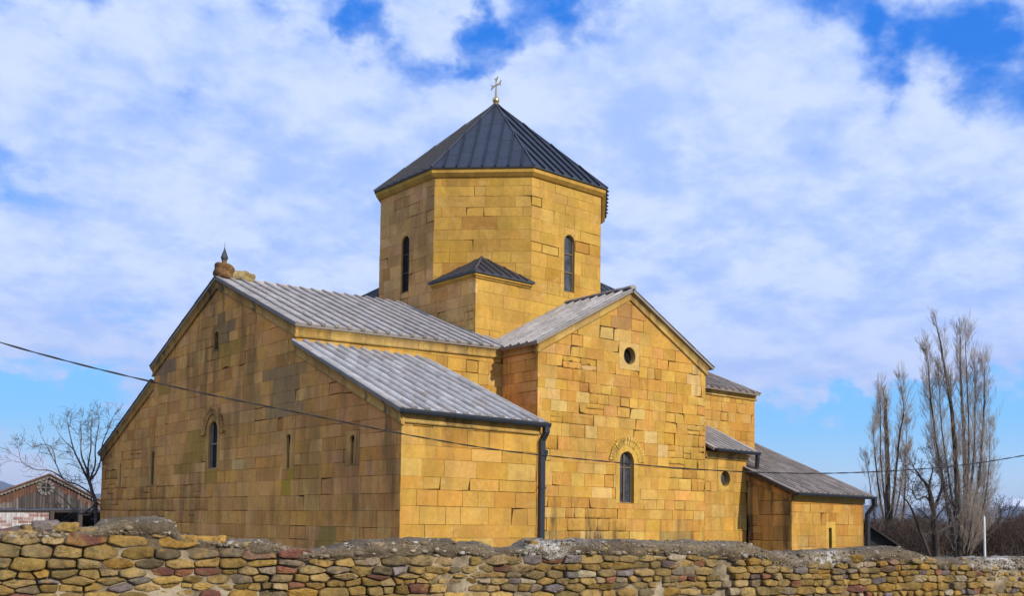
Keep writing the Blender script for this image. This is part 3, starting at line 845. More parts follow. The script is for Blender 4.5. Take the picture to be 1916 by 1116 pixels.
# cornice rings of the drum: fascia over a splayed underside
dc = MB(); rnd = random.Random(5)
def octo(r, z): return [dr(r/math.cos(math.pi/8)*math.cos(R_(22.5+45*k)), r/math.cos(math.pi/8)*math.sin(R_(22.5+45*k)), z) for k in range(8)]
prof = [(RD-.02, 11.36), (RD+.06, 11.37), (RD+.165, 11.47), (RD+.165, 11.595), (RD-.1, 11.595)]
rings = [octo(r, z) for r, z in prof]
for k in range(8):
    for i in range(len(prof)-1):
        a, b, c, d = rings[i][k-1], rings[i][k], rings[i+1][k], rings[i+1][k-1]
        nb = 4
        for q in range(nb):
            t0, t1 = q/nb, (q+1)/nb; c_ = rnd.choice(DRUM)
            dc.face([a.lerp(b, t0), a.lerp(b, t1), d.lerp(c, t1), d.lerp(c, t0)], (*c_, .3))
dc.build('drum_cornice', M['ashlar'], church)

# drum roof: eight metal facets with standing seams
def seam_facet(mb, A, B, Cc, pitch, rnd, edge_th=.05, horiz=True, seam=.055):
    """triangle A,B (eave) and Cc (apex): sheets between seams parallel to the fall line"""
    A, B, Cc = Vector(A), Vector(B), Vector(Cc)
    ax = (B-A); W_ = ax.length; ax /= W_
    foot = A+ax*((Cc-A).dot(ax)); up = Cc-foot; H_ = up.length; up /= H_; nr = ax.cross(up).normalized()
    ua = (foot-A).length
    hmax = lambda u: H_*(u/ua if u < ua else (W_-u)/(W_-ua)) if 0 < u < W_ else 0
    n = max(2, round(W_/pitch)); us = [W_*i/n for i in range(n+1)]
    for u0, u1 in zip(us, us[1:]):
        cuts = sorted([u0, u1]+([ua] if u0 < ua < u1 else []))
        for a, b in zip(cuts, cuts[1:]):
            k = rnd.uniform(.85, 1.15); tops = (hmax(a), hmax(b))
            mb.face([p for p in (A+ax*a, A+ax*b, A+ax*b+up*tops[1], A+ax*a+up*tops[0])], (.019*k, .025*k, .042*k, 1))
        if horiz:
            hh = rnd.uniform(.35, 1.2); mx = min(hmax(u0), hmax(u1))
            while hh < mx:
                mb.prism([A+ax*(u0+.02)+up*hh, A+ax*(u1-.02)+up*hh, A+ax*(u1-.02)+up*(hh+.012)], nr*.004, (.035, .04, .055, 1)); hh += rnd.uniform(.7, 1.6)
    for u in us[1:-1]:
        h_ = hmax(u)-.02
        p = [A+ax*(u-.018)-up*.03, A+ax*(u+.018)-up*.03, A+ax*(u+.018)+up*h_, A+ax*(u-.018)+up*h_]
        mb.prism(p, nr*seam, (.010, .012, .021, 1))  # seam colour set darker than the sheets to stand for shadow lines
    mb.face([A, A-Vector((0, 0, edge_th)), B-Vector((0, 0, edge_th)), B], (.03, .034, .045, 1))
mr = MB(); rnd = random.Random(8); ZE, ZA = 11.645, 15.33
ev = octo(3.985, ZE); ap = dr(0, 0, ZA)
for k in range(8):
    a, b = ev[k-1], ev[k]
    seam_facet(mr, a, b, ap, .41, rnd)
    dirv = (ap-a); mr.tube([a+dirv*.0, a+dirv*.985], [.045, .04], 6, (.036, .04, .055, 1))
mr.idx([v-Vector((0, 0, .05)) for v in ev], [tuple(range(8))[::-1]], (.03, .03, .04, 1))
mro = mr.build('metal_roof', M['mroof'], church)
bl = MB(); z0 = 15.27
prf = [(.11, 0), (.12, .04), (.085, .07), (.10, .10), (.125, .16), (.12, .22), (.09, .28), (.05, .31), (.03, .34)]
for (r0, a), (r1, b) in zip(prf, prf[1:]):
    c0 = [dr(r0*math.cos(2*math.pi*k/20), r0*math.sin(2*math.pi*k/20), z0+a) for k in range(20)]
    c1 = [dr(r1*math.cos(2*math.pi*k/20), r1*math.sin(2*math.pi*k/20), z0+b) for k in range(20)]
    bl.idx(c0+c1, [(k, (k+1) % 20, 20+(k+1) % 20, 20+k) for k in range(20)], smooth=True)
bl.build('ball_finial', M['gold'], mro)
cx = MB(); zc = z0+.34+.40
def arm(du, dz, L, w0=.020, w1=.105, notch=.06):
    pv = Vector((du, dz)); qv = Vector((-dz, du))
    pts = [pv*0.0+qv*w0, pv*(L*.55)+qv*(w0*1.5), pv*L+qv*w1, pv*(L-notch), pv*L-qv*w1, pv*(L*.55)-qv*(w0*1.5), -qv*w0]
    cx.prism([dr(-.014, p[0], zc+p[1]) for p in pts], ddir(.028, 0))
arm(0, 1, .30); arm(1, 0, .29); arm(-1, 0, .29)
cx.prism([dr(-.015, y, z) for y, z in ((-.018, zc), (-.05, z0+.31), (.05, z0+.31), (.018, zc))], ddir(.03, 0))
cx.build('cross', M['gold'], mro)

# corner blocks' roofs and their thin cornices
for sx, sy in ((-1, -1), (1, -1), (1, 1), (-1, 1)):
    cc = MB(); rnd = random.Random(40+sx*2+sy)
    q = RD+.16; zt = 7.93
    cor = dr(sx*q, sy*q, zt); a = dr(sx*q, sy*(hw-.05), zt); b = dr(sx*(hw-.05), sy*q, zt)
    apx = dr(sx*RD*.7071*1.0, sy*RD*.7071*1.0, 8.78)
    tri = [(a, cor), (cor, b)]
    for p, r2 in tri:
        A_, B_ = (p, r2)
        nr = (B_-A_).cross(apx-A_)
        if nr.z < 0: A_, B_ = B_, A_
        seam_facet(cc, A_, B_, apx, .36, rnd, .07, False, .022)
    cc.tube([cor, apx], [.04, .035], 6, (.06, .065, .085, 1))
    cc.face([a-Vector((0, 0, .07)), cor-Vector((0, 0, .07)), b-Vector((0, 0, .07)), dr(sx*RD*.6, sy*RD*.6, zt-.07)], (.03, .03, .04, 1))
    cc.build('corner_roof', M['mroof'], church)
    cb = MB(); pal = DRUM if sy < 0 else WEST
    for (fx, fy) in ((1, 0), (0, 1)):
        for z0_, z1_, o in ((7.74, 7.79, .05), (7.79, 7.86, .105)):
            if fx: # face normal along x
                x0, x1, y0, y1 = sx*(RD-.05), sx*(RD+o), sy*(hw+.0), sy*(RD+(0 if sy*1 else 0))
                pts = [dr(x0, y0, z0_), dr(x1, y0, z0_), dr(x1, sy*(RD-.003), z0_), dr(x0, sy*(RD-.003), z0_)]
            else:
                pts = [dr(sx*hw, sy*(RD-.05), z0_), dr(sx*hw, sy*(RD+o), z0_), dr(sx*(RD+o), sy*(RD+o), z0_), dr(sx*(RD+o), sy*(RD-.05), z0_)]
            if (pts[1]-pts[0]).cross(pts[2]-pts[1]).z < 0: pts = pts[::-1]
            cb.prism(pts, (0, 0, z1_-z0_), (*rnd.choice(pal), .3))
    cb.build('block_cornice', M['ashlar'], church)

# --- stone finial and little turret on the west gable
gf = MB(); rnd = random.Random(12)
def lump(mb, c, s, seed, col, mi=0, n=5, pw=3.0, amp=.12):
    r = random.Random(seed); V = []; F = []
    gridp = {}
    def vid(p):
        key = tuple(round(x, 4) for x in p)
        if key not in gridp:
            q = Vector(p); L = (abs(q.x)**pw+abs(q.y)**pw+abs(q.z)**pw)**(1/pw); q = q/L
            k = 1+amp*(math.sin(q.x*3.1+ph[0])*math.sin(q.y*2.7+ph[1])+.6*math.sin(q.z*4.3+ph[2]+q.x*2))
            gridp[key] = len(V); V.append((c[0]+q.x*s[0]*k, c[1]+q.y*s[1]*k, c[2]+q.z*s[2]*k))
        return gridp[key]
    ph = [r.uniform(0, 6) for _ in range(3)]
    for ax in range(3):
        for sg in (-1, 1):
            for i in range(n):
                for j in range(n):
                    qd = []
                    for (di, dj) in ((0, 0), (1, 0), (1, 1), (0, 1)):
                        a, b = -1+2*(i+di)/n, -1+2*(j+dj)/n
                        p = [0, 0, 0]; p[ax] = sg; p[(ax+1) % 3] = a; p[(ax+2) % 3] = b
                        qd.append(vid(p))
                    F.append(tuple(qd) if sg > 0 else tuple(qd[::-1]))
    mb.idx(V, F, col, mi, True)
FC = [(.24, .13, .06), (.36, .27, .12), (.17, .09, .05)]
lump(gf, (.14, 10.0, 7.57), (.25, .26, .21), 1, (.15, .075, .035, .8), pw=6, amp=.16, n=7); lump(gf, (.17, 10.0, 7.72), (.15, .16, .10), 3, (.25, .17, .06, .8), pw=5, n=6)
lump(gf, (.55, 10.0, 7.52), (.26, .18, .15), 4, (.30, .23, .12, 1), pw=7, n=7, amp=.16); lump(gf, (.88, 10.0, 7.51), (.19, .17, .15), 5, (.27, .20, .09, 1), pw=7, n=7, amp=.16)
fo = gf.build('gable_finial', M['rubble'], church)
tt = MB(); tx, ty, tz = .16, 10.0, 7.76
for r0, a, r1, b, mi in ((.085, 0, .08, .16, 1), (.08, .16, .10, .20, 0), (.10, .20, .10, .235, 0), (.115, .235, .035, .46, 0), (.035, .46, .006, .56, 0), (.008, .56, .005, .70, 0)):
    tt.tube([(tx, ty, tz+a), (tx, ty, tz+b)], [r0, r1], 8, (.20, .12, .07, 1), mi=mi, smooth=False)
tt.build('turret', [M['slate'], M['rubble']], fo)
#@@REST
# ------------------------------------------------------------------ sky with a broken sheet of altocumulus
world = bpy.data.worlds.new('World'); SC.world = world; world.use_nodes = True
t = NT(world.node_tree)
wout = t.node('ShaderNodeOutputWorld'); bg = t.node('ShaderNodeBackground'); t.l.new(bg.outputs[0], wout.inputs[0])
bg.inputs['Strength'].default_value = 0.1
sky = t.node('ShaderNodeTexSky', sky_type='NISHITA'); sky.sun_disc = False
sky.sun_elevation = SUN_EL; sky.sun_rotation = math.atan2(SUNDIR.x, SUNDIR.y)
sky.altitude = 600; sky.air_density = 1.0; sky.dust_density = 0.6; sky.ozone_density = 3.0
hs = t.node('ShaderNodeHueSaturation'); t.l.new(sky.outputs[0], hs.inputs['Color']); hs.inputs['Saturation'].default_value = 1.35
hs.inputs['Value'].default_value = SKYV = 1.55
tc = t.node('ShaderNodeTexCoord'); D = tc.outputs['Generated']
sx = t.node('ShaderNodeSeparateXYZ'); t.l.new(D, sx.inputs[0])
zz = t.math('MAXIMUM', sx.outputs[2], 0.0)
den = t.math('ADD', zz, 0.30)
cp = t.node('ShaderNodeCombineXYZ')
t.put(cp.inputs[0], t.math('DIVIDE', sx.outputs[0], den)); t.put(cp.inputs[1], t.math('DIVIDE', sx.outputs[1], den))
CP = cp.outputs[0]
n1 = t.noise(t.mapping(CP, (1, 1, 1), (3.1, 1.7, 0)), 1.5, 3, 0.5, 0.3)
n2 = t.noise(t.mapping(CP, (1, 1, 1), (8.2, 4.4, 0)), 4.6, 8, 0.56, 0.2)
n3 = t.noise(t.mapping(CP, (1, 1, 1), (1.4, 9.1, 0)), 11.0, 8, 0.62, 0.1)
cov = t.math('ADD', t.math('MULTIPLY', n1, 0.35), t.math('MULTIPLY', n2, 0.60))
cov = t.math('ADD', cov, t.math('MULTIPLY', n3, 0.20))
cov = t.math('ADD', cov, t.ramp(zz, 0.05, 0.20, 0.0, 0.065))
nv_ = t.node('ShaderNodeTexNoise'); t.l.new(D, nv_.inputs['Vector']); nv_.inputs['Scale'].default_value = 13.0; nv_.inputs['Detail'].default_value = 5.0; nv_.inputs['Roughness'].default_value = 0.6
vm = t.node('ShaderNodeVectorMath', operation='MULTIPLY_ADD'); t.l.new(nv_.outputs['Color'], vm.inputs[0]); vm.inputs[1].default_value = (.11, .11, .11); vm.inputs[2].default_value = (-.055, -.055, -.055)
va = t.node('ShaderNodeVectorMath', operation='ADD'); t.l.new(D, va.inputs[0]); t.l.new(vm.outputs[0], va.inputs[1])
vn = t.node('ShaderNodeVectorMath', operation='NORMALIZE'); t.l.new(va.outputs[0], vn.inputs[0]); DW = vn.outputs[0]
def hole(px, py, rad, amt):
    """a gap in the cloud sheet, at a fixed direction of the sky"""
    d = (at(px, py, 1)-CAM).normalized()
    dp = t.node('ShaderNodeVectorMath', operation='DOT_PRODUCT'); t.l.new(DW, dp.inputs[0]); dp.inputs[1].default_value = d
    return t.ramp(dp.outputs['Value'], math.cos(rad), 1.0, 0.0, amt)
for hdef in ((893, 75, .045, -.20), (1030, 45, .050, -.13), (1150, 30, .05, -.09), (680, 20, .035, -.12), (1770, 125, .065, -.10), (1650, 110, .05, -.10), (1890, 150, .06, -.08), (1560, 20, .05, -.09), (760, 140, .05, -.06), (150, 35, .05, -.07),
             (390, 215, .045, -.06), (280, 560, .06, -.08), (1560, 290, .06, -.06), (1330, 30, .06, -.05), (250, 60, .05, .08), (60, 130, .08, .05), (330, 340, .12, .06), (560, 220, .10, .05), (1050, 190, .08, .10), (1250, 150, .12, .06), (230, 20, .03, -.10),
             (1500, 845, .10, -.25), (1700, 845, .10, -.25), (1880, 840, .09, -.25), (1620, 800, .06, -.08), (60, 800, .07, -.20), (180, 780, .05, -.14),
             (1150, 250, .28, .07), (420, 380, .25, .04), (1600, 430, .20, .10), (1500, 620, .12, .10), (1750, 640, .12, .08), (60, 895, .035, .22), (15, 900, .03, .1)):
    cov = t.math('ADD', cov, hole(*hdef))
cf = t.ramp(cov, 0.455, 0.645)
lum = t.ramp(t.math('ADD', t.math('MULTIPLY', n2, 0.60), t.math('MULTIPLY', n3, 0.55)), 0.44, 0.70)
ccol = t.mix(lum, (3.5, 4.9, 8.7, 1), (5.7, 6.7, 8.9, 1))
ccol = t.mix(t.ramp(zz, 0.10, 0.24, 0.55, 0.0), ccol, (4.1, 5.0, 8.2, 1))
ccol = t.mix(t.ramp(zz, 0.02, 0.075, 0.9, 0.0), ccol, (7.2, 7.6, 8.7, 1))
blue = t.mix(t.ramp(zz, 0.12, 0.40), (1.4, 4.6, 9.6, 1), (0.12, 1.75, 7.2, 1))
blue = t.mix(0.12, blue, hs.outputs[0])
low = t.mix(t.ramp(zz, 0.0, 0.20, 0.9, 0.0), blue, t.mix(t.ramp(zz, 0.0, 0.11), (6.8, 8.0, 8.8, 1), (2.3, 5.7, 8.9, 1)))
final = t.mix(t.math('MULTIPLY', cf, 0.97), low, ccol)
t.l.new(final, bg.inputs['Color'])

# ------------------------------------------------------------------ the rubble wall in the foreground
rnd = random.Random(77)
D0, D1, PX0, PX1 = 8.4, 15.5, -120.0, 2040.0
def wd(px): k = (px-PX0)/(PX1-PX0); return 1/((1-k)/D0+k/D1)
def interp(tab, x):
    for (a, va), (b, vb) in zip(tab, tab[1:]):
        if a <= x <= b: return va+(vb-va)*(x-a)/(b-a)
    return tab[-1][1] if x > tab[-1][0] else tab[0][1]
TOPY = [(-130, 992), (0, 990), (60, 984), (120, 990), (178, 992), (195, 974), (230, 968), (300, 969), (328, 976), (340, 1000), (420, 1008), (510, 1010), (530, 1022), (590, 1030), (650, 1021), (690, 1011),
        (780, 1008), (852, 1009), (868, 1018), (905, 1015), (940, 1027), (982, 1024), (996, 1012), (1010, 1010), (1200, 1012), (1400, 1013), (1450, 1032), (1485, 1034), (1560, 1029), (1690, 1023), (1720, 1032), (1742, 1046), (1800, 1046), (1900, 1042), (1960, 1044), (2050, 1046)]
STY = [(-130, 1004), (0, 1003), (110, 1006), (180, 1000), (230, 996), (320, 998), (340, 1013), (420, 1022), (520, 1030), (600, 1042), (690, 1036), (760, 1032), (850, 1034), (930, 1043), (1000, 1036), (1200, 1036), (1400, 1040), (1450, 1052), (1500, 1062),
       (1560, 1052), (1680, 1043), (1735, 1050), (1760, 1060), (1850, 1064), (2050, 1060)]
PA = at(PX0, 1000, wd(PX0)); PB = at(PX1, 1000, wd(PX1)); PA.z = PB.z = 0
AX = (PB-PA); WL = AX.length; AX /= WL
NO = Vector((AX.y, -AX.x, 0))                       # towards the camera
if NO.dot(CAM-PA) < 0: NO = -NO
SPX = []
for i in range(int((PX1-PX0)/10)+1):
    px = PX0+i*10; p = at(px, 1000, wd(px)); p.z = 0; SPX.append(((p-PA).dot(AX), px))
def s2px(s): return interp(SPX, s)
def ztop(s): px = s2px(s); return at(px, interp(TOPY, px), wd(px)).z
def zst(s): px = s2px(s); return at(px, interp(STY, px), wd(px)).z
fence = empty('stone_wall', PA+AX*WL*.5+Vector((0, 0, G)))
tag(fence, 'low rubble stone boundary wall with grey mortar coping in the foreground', 'wall')
P3 = lambda s, o, z: PA+AX*s+NO*o+Vector((0, 0, z))
# mortar face with an uneven surface
mo = MB(); ns = int(WL/.05); zs = [G+.4*0]+[-1.0+.045*i for i in range(30)]
V = []; F = []
for i in range(ns+1):
    s = WL*i/ns; zt_ = zst(s)+.03
    for z in zs:
        z2 = min(z, zt_)
        o = max(-.075, (vnoise(s*1.3, z2*2.4, 3)-.5)*.14-.062)+(vnoise(s*11, z2*14, 4)-.5)*.022
        V.append(P3(s, o, z2))
nz = len(zs)
for i in range(ns):
    for j in range(nz-1): F.append((i*nz+j, (i+1)*nz+j, (i+1)*nz+j+1, i*nz+j+1))
mo.idx(V, F, smooth=True)
for i in range(0, ns, 4):
    s0, s1 = WL*i/ns, WL*min(ns, i+4)/ns
    a, b = zst(s0), zst(s1)
    mo.face([P3(s1, -.5, G), P3(s0, -.5, G), P3(s0, -.5, a), P3(s1, -.5, b)])
mo.build('mortar_face', M['mortar'], fence)
# stones
STC = [(0.265, 0.167, 0.050), (0.287, 0.190, 0.066), (0.243, 0.153, 0.050), (0.206, 0.138, 0.050), (0.302, 0.208, 0.086), (0.177, 0.126, 0.053), (0.265, 0.153, 0.036), (0.280, 0.197, 0.096), (0.221, 0.160, 0.076), (0.199, 0.130, 0.038), (0.243, 0.190, 0.131), (0.155, 0.115, 0.066), (0.309, 0.201, 0.060)]
STX = [(.20, .085, .05), (.15, .06, .045), (.145, .12, .12), (.17, .14, .135), (.12, .08, .075), (.34, .28, .19), (.22, .13, .09), (.13, .115, .10)]
st = MB()
ASP = 0.40
def stone_col(r):
    c = r.choice(STC) if r.random() < .86 else r.choice(STX); k = r.gauss(1, .16)
    return (c[0]*k, c[1]*k, c[2]*k)
def slab(poly, seed, cs_, cz_):
    """one stone: its outline in the wall's plane, a broken uneven face, sides running back into the mortar"""
    r = random.Random(seed)
    gap = r.choice([.002, .003, .004, .005, .007, .010])
    p = inset(poly, gap)
    if area(p) < .0006: return
    for _ in range(1):                                     # knock the corners off
        q = []
        for a, b in zip(p, p[1:]+p[:1]):
            t_ = r.uniform(.06, .20); q += [(a[0]+(b[0]-a[0])*t_, a[1]+(b[1]-a[1])*t_), (b[0]+(a[0]-b[0])*t_, b[1]+(a[1]-b[1])*t_)]
        p = q
    ring = []
    for a, b in zip(p, p[1:]+p[:1]):
        L = math.hypot(b[0]-a[0], b[1]-a[1]); n = max(1, int(L/.022))
        for k in range(n): ring.append((a[0]+(b[0]-a[0])*k/n+r.uniform(-1, 1)*.0028, a[1]+(b[1]-a[1])*k/n+r.uniform(-1, 1)*.0028))
    n = len(ring); gx_ = sum(a for a, _ in ring)/n; gz_ = sum(b for _, b in ring)/n
    base = r.uniform(-.022, .026); tx_, tz_ = r.gauss(0, .18), r.gauss(.05, .22)
    size = math.sqrt(abs(area(ring))); ed = min(.016, size*.10); ph = [r.uniform(0, 6.3) for _ in range(4)]
    f1, f2 = r.uniform(18, 40), r.uniform(20, 50); am = r.uniform(.002, .007)
    def o(x, z): return base+tx_*(x-gx_)+tz_*(z-gz_)+am*math.sin(x*f1+ph[0])*math.cos(z*f2+ph[1])+.0035*(vnoise(x*38, z*46, seed)-.5)*2+.008*(vnoise(x*13, z*17, seed+1)-.5)*2
    V = []
    for sc, dep, nj in ((1.0, -.07, 0), (1.0, -ed*1.1, .002), (1-ed*.9/size, 0, .003), (.78, .004, .003), (.42, .006, .005)):
        for a, b in ring:
            x, z = gx_+(a-gx_)*sc, gz_+(b-gz_)*sc
            V.append(P3(x, (o(x, z) if dep > -.05 else base-.03)+dep+r.uniform(-1, 1)*nj, z))
    V.append(P3(gx_, o(gx_, gz_)+.006, gz_))
    F = [(k*n+i_, k*n+(i_+1) % n, (k+1)*n+(i_+1) % n, (k+1)*n+i_) for k in range(4) for i_ in range(n)]+[(4*n+i_, 4*n+(i_+1) % n, 5*n) for i_ in range(n)]
    top = zst(min(WL, max(0, cs_)))-cz_
    al = min(1.1, max(.5, 1.3-top*1.3))*r.uniform(.6, 1.1)
    st.idx(V, F, (*stone_col(r), al), 0, r.random() < .75)

sites = []; rv = random.Random(501); z = -1.02; row = 0
while z < .5:
    hr = rv.choice([.04, .05, .055, .065, .075, .085, .105]); s_ = rv.uniform(-.3, 0)
    while s_ < WL+.2:
        big = vnoise(s_*.30, 7.5, 88)
        w = hr*rv.uniform(1.3, 3.6)*(1.12 if s_ < WL*.28 else 1.0)
        zc_ = z+hr/2+(vnoise(s_*.7, row*.41, 9)-.5)*.07+rv.uniform(-.009, .009)
        if zc_ < zst(min(WL, max(0, s_)))+.20: sites.append((s_+w/2, zc_, (min(w*ASP, hr)/2)**2*rv.uniform(.5, 1.3)))
        s_ += w
    z += hr; row += 1
CELL = .22; gridd = {}
for k, (a, b, c) in enumerate(sites): gridd.setdefault((int(a*ASP//CELL*1), int(b//CELL)), []).append(k)
for k, (a, b, c) in enumerate(sites):
    if b > zst(min(WL, max(0, a)))+.01: continue
    x0 = a*ASP; poly = [(x0-.16, b-.12), (x0+.16, b-.12), (x0+.16, b+.12), (x0-.16, b+.12)]
    gi, gj = int(a*ASP//CELL), int(b//CELL)
    for di in (-1, 0, 1):
        for dj in (-1, 0, 1):
            for q in gridd.get((gi+di, gj+dj), ()):
                if q == k: continue
                xa, xb, xc = sites[q][0]*ASP, sites[q][1], sites[q][2]
                nx, nz2 = xa-x0, xb-b; dd = nx*nx+nz2*nz2
                if dd < 1e-8 or dd > .16: continue
                off = (dd+c-xc)/2                       # power bisector
                out_ = []; m_ = len(poly)
                for i_ in range(m_):
                    p, r2 = poly[i_], poly[(i_+1) % m_]
                    d1 = (p[0]-x0)*nx+(p[1]-b)*nz2-off; d2 = (r2[0]-x0)*nx+(r2[1]-b)*nz2-off
                    if d1 <= 0: out_.append(p)
                    if d1*d2 < 0: t_ = d1/(d1-d2); out_.append((p[0]+(r2[0]-p[0])*t_, p[1]+(r2[1]-p[1])*t_))
                poly = out_
                if len(poly) < 3: break
            if len(poly) < 3: break
        if len(poly) < 3: break
    if len(poly) < 3: continue
    pp = [(x/ASP, z_) for x, z_ in poly]
    pp = [p for i_, p in enumerate(pp) if math.hypot(p[0]-pp[i_-1][0], p[1]-pp[i_-1][1]) > .004]
    if len(pp) < 3 or area(pp) < .0012: continue
    if vnoise(a*1.1, b*2.2, 64) > .90 and rv.random() < .5: continue      # places where only mortar shows
    slab(pp, 1000+k, a, b)
# a few loose blocks bedded in the broken top
for px, py, w, h in ((85, 985, .20, .085), (122, 989, .22, .085), (20, 1000, .3, .08), (395, 1012, .26, .07), (700, 1022, .14, .06), (560, 1037, .18, .055), (515, 1026, .2, .035), (1000, 1018, .10, .06), (300, 1001, .16, .06), (165, 994, .15, .06), (55, 990, .13, .06)):
    p = at(px, py, wd(px)); s_ = (p-PA).dot(AX); c = stone_col(rv); sd = int(px*7+3)
    V0 = len(st.v); lump(st, (0, 0, 0), (w/2, .10, h/2), sd, (*c, 1.0), 0, 7, 7, .05)
    for i in range(V0, len(st.v)):
        x, y, q = st.v[i]; k = (vnoise(x*30+sd, q*40+y*25, sd)-.5)
        st.v[i] = tuple(P3(s_+x*(1+q*1.2)+k*.02, y-.10+k*.03, p.z+q*(1+x*.6)+k*.022))
st.build('rubble_stones', M['rubble'], fence)
# coping
co = MB(); V = []; F = []; ns = int(WL/.016); nr_ = 26
for i in range(ns+1):
    s = WL*i/ns; a = zst(s)+(vnoise(s*5, 1, 31)-.5)*.06; b = max(ztop(s), a+.02)
    hgt = b-a
    key = [(-.03, a-.06), (.004, a-.015), (.018, a+hgt*.25), (.0, a+hgt*.55), (-.045, a+hgt*.80), (-.12, b-.012), (-.24, b), (-.36, b-.015), (-.46, b-.05), (-.53, a-.03)]
    for k in range(nr_):
        q = (k/(nr_-1))**1.25*(len(key)-1); m_ = min(len(key)-2, int(q)); f_ = q-m_
        o = key[m_][0]*(1-f_)+key[m_+1][0]*f_; zq = key[m_][1]*(1-f_)+key[m_+1][1]*f_
        nn = (vnoise(s*4, k*.22, 23)-.5)*.036+(vnoise(s*13, k*.6, 21)-.5)*.030+(vnoise(s*30, k*1.1, 22)-.5)*.022
        up_ = min(1, k/(nr_*.6))
        V.append(P3(s, o+nn*(1-up_*.7), zq+nn*.8*up_))
for i in range(ns):
    for k in range(nr_-1): F.append((i*nr_+k, (i+1)*nr_+k, (i+1)*nr_+k+1, i*nr_+k+1))
co.idx(V, F, smooth=True)
co.build('coping', M['coping'], fence)
pbm = MB(); rv = random.Random(91)
for q in range(2600):
    s_ = rv.uniform(0.05, WL-.05); a = zst(s_); b = max(ztop(s_), a+.02); f_ = rv.random()
    o_, zq = (.012-.03*f_, a-.01+(b-a)*f_*.8) if rv.random() < .75 else (-.05-.25*f_, b-.012-.02*abs(f_-.5))
    r0 = rv.uniform(.005, .014) if rv.random() < .9 else rv.uniform(.015, .032)
    g_ = rv.choice([(.27, .24, .20), (.20, .16, .11), (.15, .12, .085), (.24, .19, .12), (.36, .33, .29), (.12, .10, .075)]); p = P3(s_, o_, zq)
    lump(pbm, p, (r0*rv.uniform(.8, 1.7), r0, r0*rv.uniform(.6, 1.0)), q, (*g_, .6), 0, 2, 3, .2)
pbm.build('pebbles', M['rubble'], fence)

# ------------------------------------------------------------------ the overhead cable
CPX = [(-200, 575), (0, 641), (140, 680), (280, 714), (420, 745), (560, 773), (750, 812), (900, 838), (1000, 851), (1130, 864), (1260, 876), (1400, 884), (1550, 886.5), (1700, 880), (1800, 871), (1916, 853), (2100, 815)]
cb = MB(); pts = []
def crv(x):
    for i in range(1, len(CPX)-2):
        if CPX[i][0] <= x <= CPX[i+1][0] or i == len(CPX)-3 or (i == 1 and x < CPX[1][0]):
            (x0, y0), (x1, y1), (x2, y2), (x3, y3) = CPX[i-1:i+3]; q = (x-x1)/(x2-x1)
            m1 = (y2-y0)/(x2-x0)*(x2-x1); m2 = (y3-y1)/(x3-x1)*(x2-x1)
            return (2*q**3-3*q*q+1)*y1+(q**3-2*q*q+q)*m1+(-2*q**3+3*q*q)*y2+(q**3-q*q)*m2
def cd(px): k = (px+200)/2300; return 1/((1-k)/9.5+k/17.0)
for i in range(0, 461):
    px = -190+i*4.9; pts.append(at(px, crv(px), cd(px)))
for ph in (0, math.pi):
    s = 0; pp = []
    for i, p in enumerate(pts):
        if i: s += (p-pts[i-1]).length
        a = s/0.30*2*math.pi*.5+ph; d = (pts[min(i+1, len(pts)-1)]-pts[max(0, i-1)]).normalized(); x = d.cross(Vector((0, 0, 1))).normalized(); y = d.cross(x)
        pp.append(p+(x*math.cos(a)+y*math.sin(a))*.0045)
    cb.tube(pp, [.0053]*len(pp), 6)
tag(cb.build('overhead_cable', M['cable']), 'thin black twisted overhead cable strung in front of the church', 'cable')

# ------------------------------------------------------------------ bare trees
class Twigs:
    def __init__(s): s.mb = MB()
    def add(s, pts, r0, r1, n=3):
        k = len(pts)-1
        s.mb.tube(pts, [r0+(r1-r0)*i/k for i in range(k+1)], n, smooth=True, cap=False)

def spline(pts, n, rnd, jit):
    pts = [Vector(p) for p in pts]; out = []
    for i in range(len(pts)-1):
        p0 = pts[max(0, i-1)]; p1 = pts[i]; p2 = pts[i+1]; p3 = pts[min(len(pts)-1, i+2)]
        for k in range(n):
            q = k/n; out.append(0.5*((2*p1)+(p2-p0)*q+(2*p0-5*p1+4*p2-p3)*q*q+(3*p1-p0-3*p2+p3)*q**3)+Vector((rnd.uniform(-1, 1), rnd.uniform(-1, 1), rnd.uniform(-1, 1)))*jit)
    out.append(pts[-1]); return out

def shoot(tw, rnd, p, d, L, r, lev, up, wig, nchild, ang, minr, limbs=None):
    n = 4 if lev else 3; pts = [p]; q = p.copy(); dd = d.normalized()
    for i in range(n):
        dd = (dd+Vector((0, 0, up))*(1.0/n)+Vector((rnd.gauss(0, wig), rnd.gauss(0, wig), rnd.gauss(0, wig)))).normalized()
        q = q+dd*(L/n); pts.append(q.copy())
    (limbs if (limbs is not None and r > .040) else tw).add(pts, r, max(minr, r*.35), 4 if r > .02 else 3)
    if lev > 0:
        for c in range(nchild):
            tpos = rnd.uniform(.15, 1.0); i = min(n-1, int(tpos*n)); f = tpos*n-i
            b = pts[i].lerp(pts[i+1], f); bd = (pts[i+1]-pts[i]).normalized()
            side = bd.cross(Vector((rnd.gauss(0, 1), rnd.gauss(0, 1), rnd.gauss(0, 1)))).normalized()
            a = ang*rnd.uniform(.6, 1.3)
            shoot(tw, rnd, b, bd*math.cos(a)+side*math.sin(a), L*rnd.uniform(.4, .7), max(minr, r*.5*(1-.4*tpos)), lev-1, up, wig, max(2, nchild-1), ang, minr, limbs)

